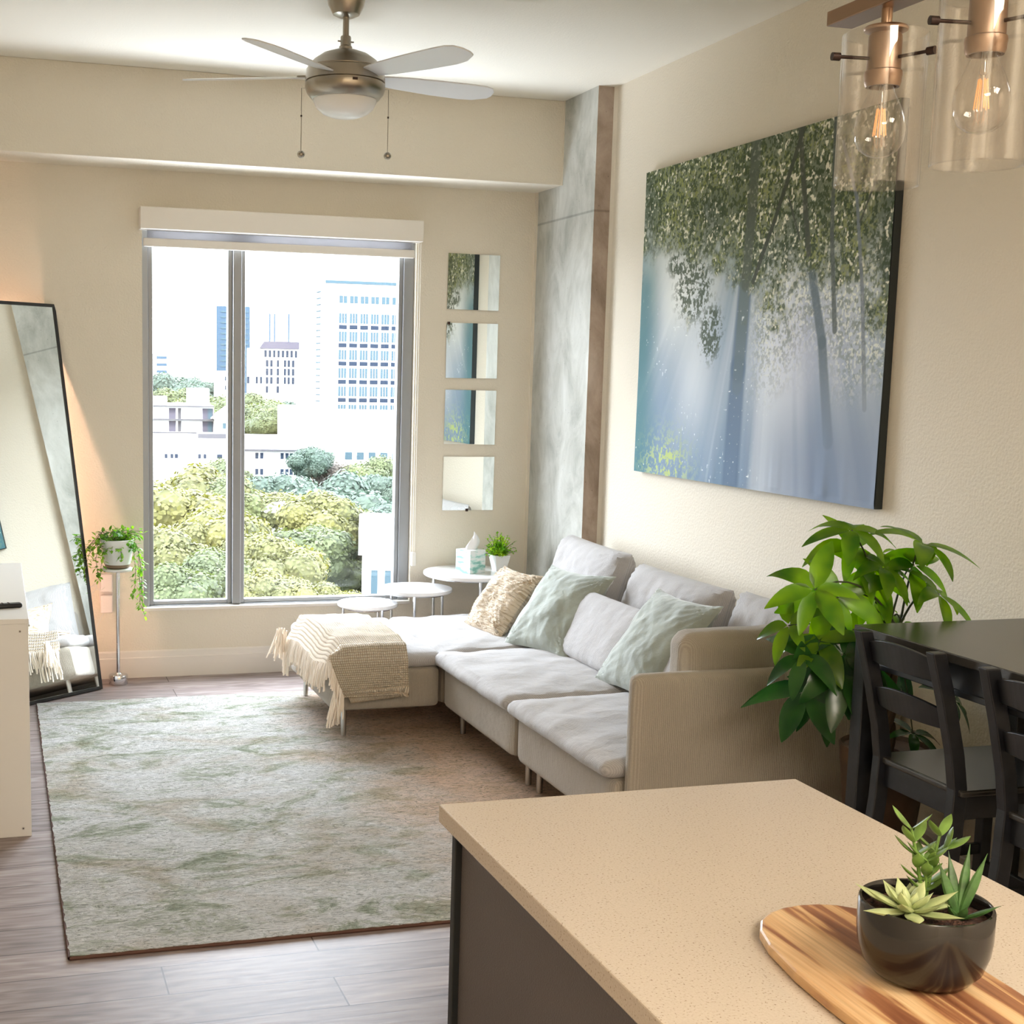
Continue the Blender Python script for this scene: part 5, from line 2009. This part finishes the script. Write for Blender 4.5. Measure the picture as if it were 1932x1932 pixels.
ib('countertop', .728, 1.432, .25, 2.186, .882, .914, M['quartz'], .0025)
ib('end_panel', .744, 1.20, 2.140, 2.158, 0, .882, M['cab_black'])
ib('side_panel', .756, .772, .28, 2.140, .09, .882, M['cab_grey'])
ib('side_panel', 1.18, 1.196, .28, 2.140, .0, .882, M['cab_grey'])
ib('toe_kick', .80, .81, .28, 2.140, 0, .09, M['cab_black'])
ib('near_panel', .756, 1.196, .26, .28, 0, .882, M['cab_black'])
for yy in (.95, 1.9):
    pass

# ------------------------------------------------------------------ acacia board
bo = [(.936, 1.10), (.931, 1.26), (.932, 1.331), (.936, 1.405), (.948, 1.485), (.962, 1.530), (.981, 1.560), (1.005, 1.580), (1.033, 1.591), (1.062, 1.595), (1.090, 1.592), (1.115, 1.582), (1.138, 1.562), (1.155, 1.53), (1.166, 1.48), (1.172, 1.40), (1.170, 1.30), (1.162, 1.15), (1.145, 1.04), (1.11, .96), (1.075, .915), (1.07, .80), (1.05, .785), (1.03, .80), (1.025, .915), (.985, .97), (.95, 1.04)]
bd = obj('serving_board', prism(B(), [(x - 1.05, y - 1.25) for x, y in bo], 2, 0, .018), M['acacia'], None, smooth=False, bevel=.006, seg=3)
bd.location = (1.05, 1.25, .914)
tag(bd, 'oval acacia wood serving board with dark and honey stripes on the island', 'serving board')

# ------------------------------------------------------------------ succulent bowl
PT = Vector((1.078, 1.352, .932))
sb = thing('succulent_bowl', 'glossy black round bowl planted with three succulents on the wooden board', 'potted plant', tuple(PT))
obj('bowl', lathe(B(), [(0, 0), (.040, 0), (.058, .006), (.070, .020), (.077, .042), (.079, .060), (.079, .093), (.0775, .096), (.0745, .096), (.073, .093), (.072, .078), (0, .076)], 72), M['pot_black'], sb)


def soilf(u, v):
    r_ = .0725 * v
    a = 2 * PI * u
    return Vector((r_ * math.cos(a), r_ * math.sin(a), .080 + .004 * fbm(r_ * math.cos(a) * 60, r_ * math.sin(a) * 60, 0, 3) + .003 * (1 - v)))


obj('soil', grid(60, 26, soilf, close_u=True), M['soil'], sb, auto=None)
RV, FV = Vector((.9601, -.2789, 0)), Vector((.279, .951, 0))


def fat(bm, p, dr, up, L, W, T, n=8, m=8, curl=.2, tipp=1.6):
    """thick succulent leaf"""
    dr = dr.normalized()
    sd = dr.cross(up)
    if sd.length < 1e-3: sd = dr.orthogonal()
    sd.normalize()
    pos = p.copy()
    rings = []
    for i in range(n + 1):
        s = i / n
        prof = (.38 + .62 * math.sin(PI * min(1, s * .95) ** .9)) * (1 - max(0, (s - .55) / .45) ** tipp)
        prof = max(prof, .02)
        nn = sd.cross(dr).normalized()
        rings.append([bm.verts.new(pos + sd * (W / 2 * prof * math.cos(t)) + nn * (T / 2 * prof * math.sin(t) * (1 if math.sin(t) < 0 else .45))) for t in [2 * PI * k / m for k in range(m)]])
        dr = (dr + up * curl / n).normalized()
        pos = pos + dr * L / n
    for i in range(n):
        for k in range(m):
            bm.faces.new((rings[i][k], rings[i][(k + 1) % m], rings[i + 1][(k + 1) % m], rings[i + 1][k]))
    bm.faces.new(rings[0][::-1])
    bm.faces.new(rings[-1])


UP = Vector((0, 0, 1))
# rosette
c = RV * -.026 + FV * -.016 + Vector((0, 0, .090))
ec = obj('rosette', B(), M['echeveria'], sb)
bpy.data.objects.remove(ec)
bm = B()
rn = random.Random(8)
lay = [(6, .10, .064, .021), (6, .38, .052, .020), (6, .75, .038, .017), (4, 1.15, .024, .013)]
for li, (n, el, L, W) in enumerate(lay):
    for k in range(n):
        a = 2 * PI * (k + .5 * (li % 2)) / n + rn.uniform(-.15, .15) + li * .25
        dd = Vector((math.cos(a) * math.cos(el), math.sin(a) * math.cos(el), math.sin(el)))
        l_ = L * rn.uniform(.85, 1.12)
        if li < 2 and dd.dot(RV) < -.6: l_ *= 1.22
        fat(bm, c + dd * .004, dd, UP, l_, W, .009, curl=.10 + .05 * li)
o = obj('rosette', bm, M['echeveria'], sb, auto=None)
o['label'] = 'pale green pointed rosette succulent'
# jade-like sprig
bm = B()
c = RV * .006 + FV * .022 + Vector((0, 0, .080))
for (top, n) in (((-.022, .0, .100), 5), ((.018, .012, .088), 4), ((-.002, -.006, .062), 3)):
    e = c + RV * top[0] + FV * top[1] + UP * top[2]
    tube(bm, [c, c.lerp(e, .5) + UP * .006, e], [.0028, .0023, .0018], 8)
    for k in range(n):
        s = .35 + .65 * k / (n - 1)
        p = c.lerp(e, s)
        for sd in (-1, 1):
            ang = k * 1.35 + (0 if sd > 0 else PI)
            dd = RV * math.cos(ang) * .85 + FV * math.sin(ang) * .5 + UP * .55
            fat(bm, p, dd, UP, .030 + .006 * rn.random(), .014, .005, curl=.25, tipp=3.5)
e = c + RV * .030 + FV * .0 + UP * .075
fat(bm, e - RV * .012, RV * .9 + UP * .3, UP, .038, .018, .005, curl=.3, tipp=4)
fat(bm, e - RV * .01, RV * .3 + UP * .9, UP, .03, .014, .005, curl=.1, tipp=4)
o = obj('jade_sprig', bm, M['succ_green'], sb, auto=None)
# aloe-like spikes
bm = B()
c = RV * .034 + FV * -.016 + Vector((0, 0, .080))
for a, el, L in ((1.9, 1.25, .082), (.9, 1.30, .092), (2.8, 1.2, .075), (0.1, 1.22, .088), (-.6, .55, .055), (-1.5, .9, .030), (3.6, .8, .030)):
    dd = RV * (math.cos(a) * math.cos(el)) + FV * (math.sin(a) * math.cos(el)) + UP * math.sin(el)
    fat(bm, c, dd, dd.cross(RV) if abs(dd.z) > .9 else UP, L, .013, .008, curl=.0, tipp=1.3)
o = obj('spiky_succulent', bm, M['succ_dark'], sb, auto=None)

# ------------------------------------------------------------------ housings for the added fill lamps behind the camera
for k, (p, e, sx, sy) in enumerate(FILL):
    t = thing('fill_light', ['wide flat fill lamp added above the kitchen', 'wide flat fill lamp added above the entry hall'][k], 'ceiling light', (p[0], p[1], ZC))
    obj('housing', bx(-sx / 2 - .02, sx / 2 + .02, -sy / 2 - .02, sy / 2 + .02, -.045, 0), M['white'], t, smooth=False, bevel=.004)
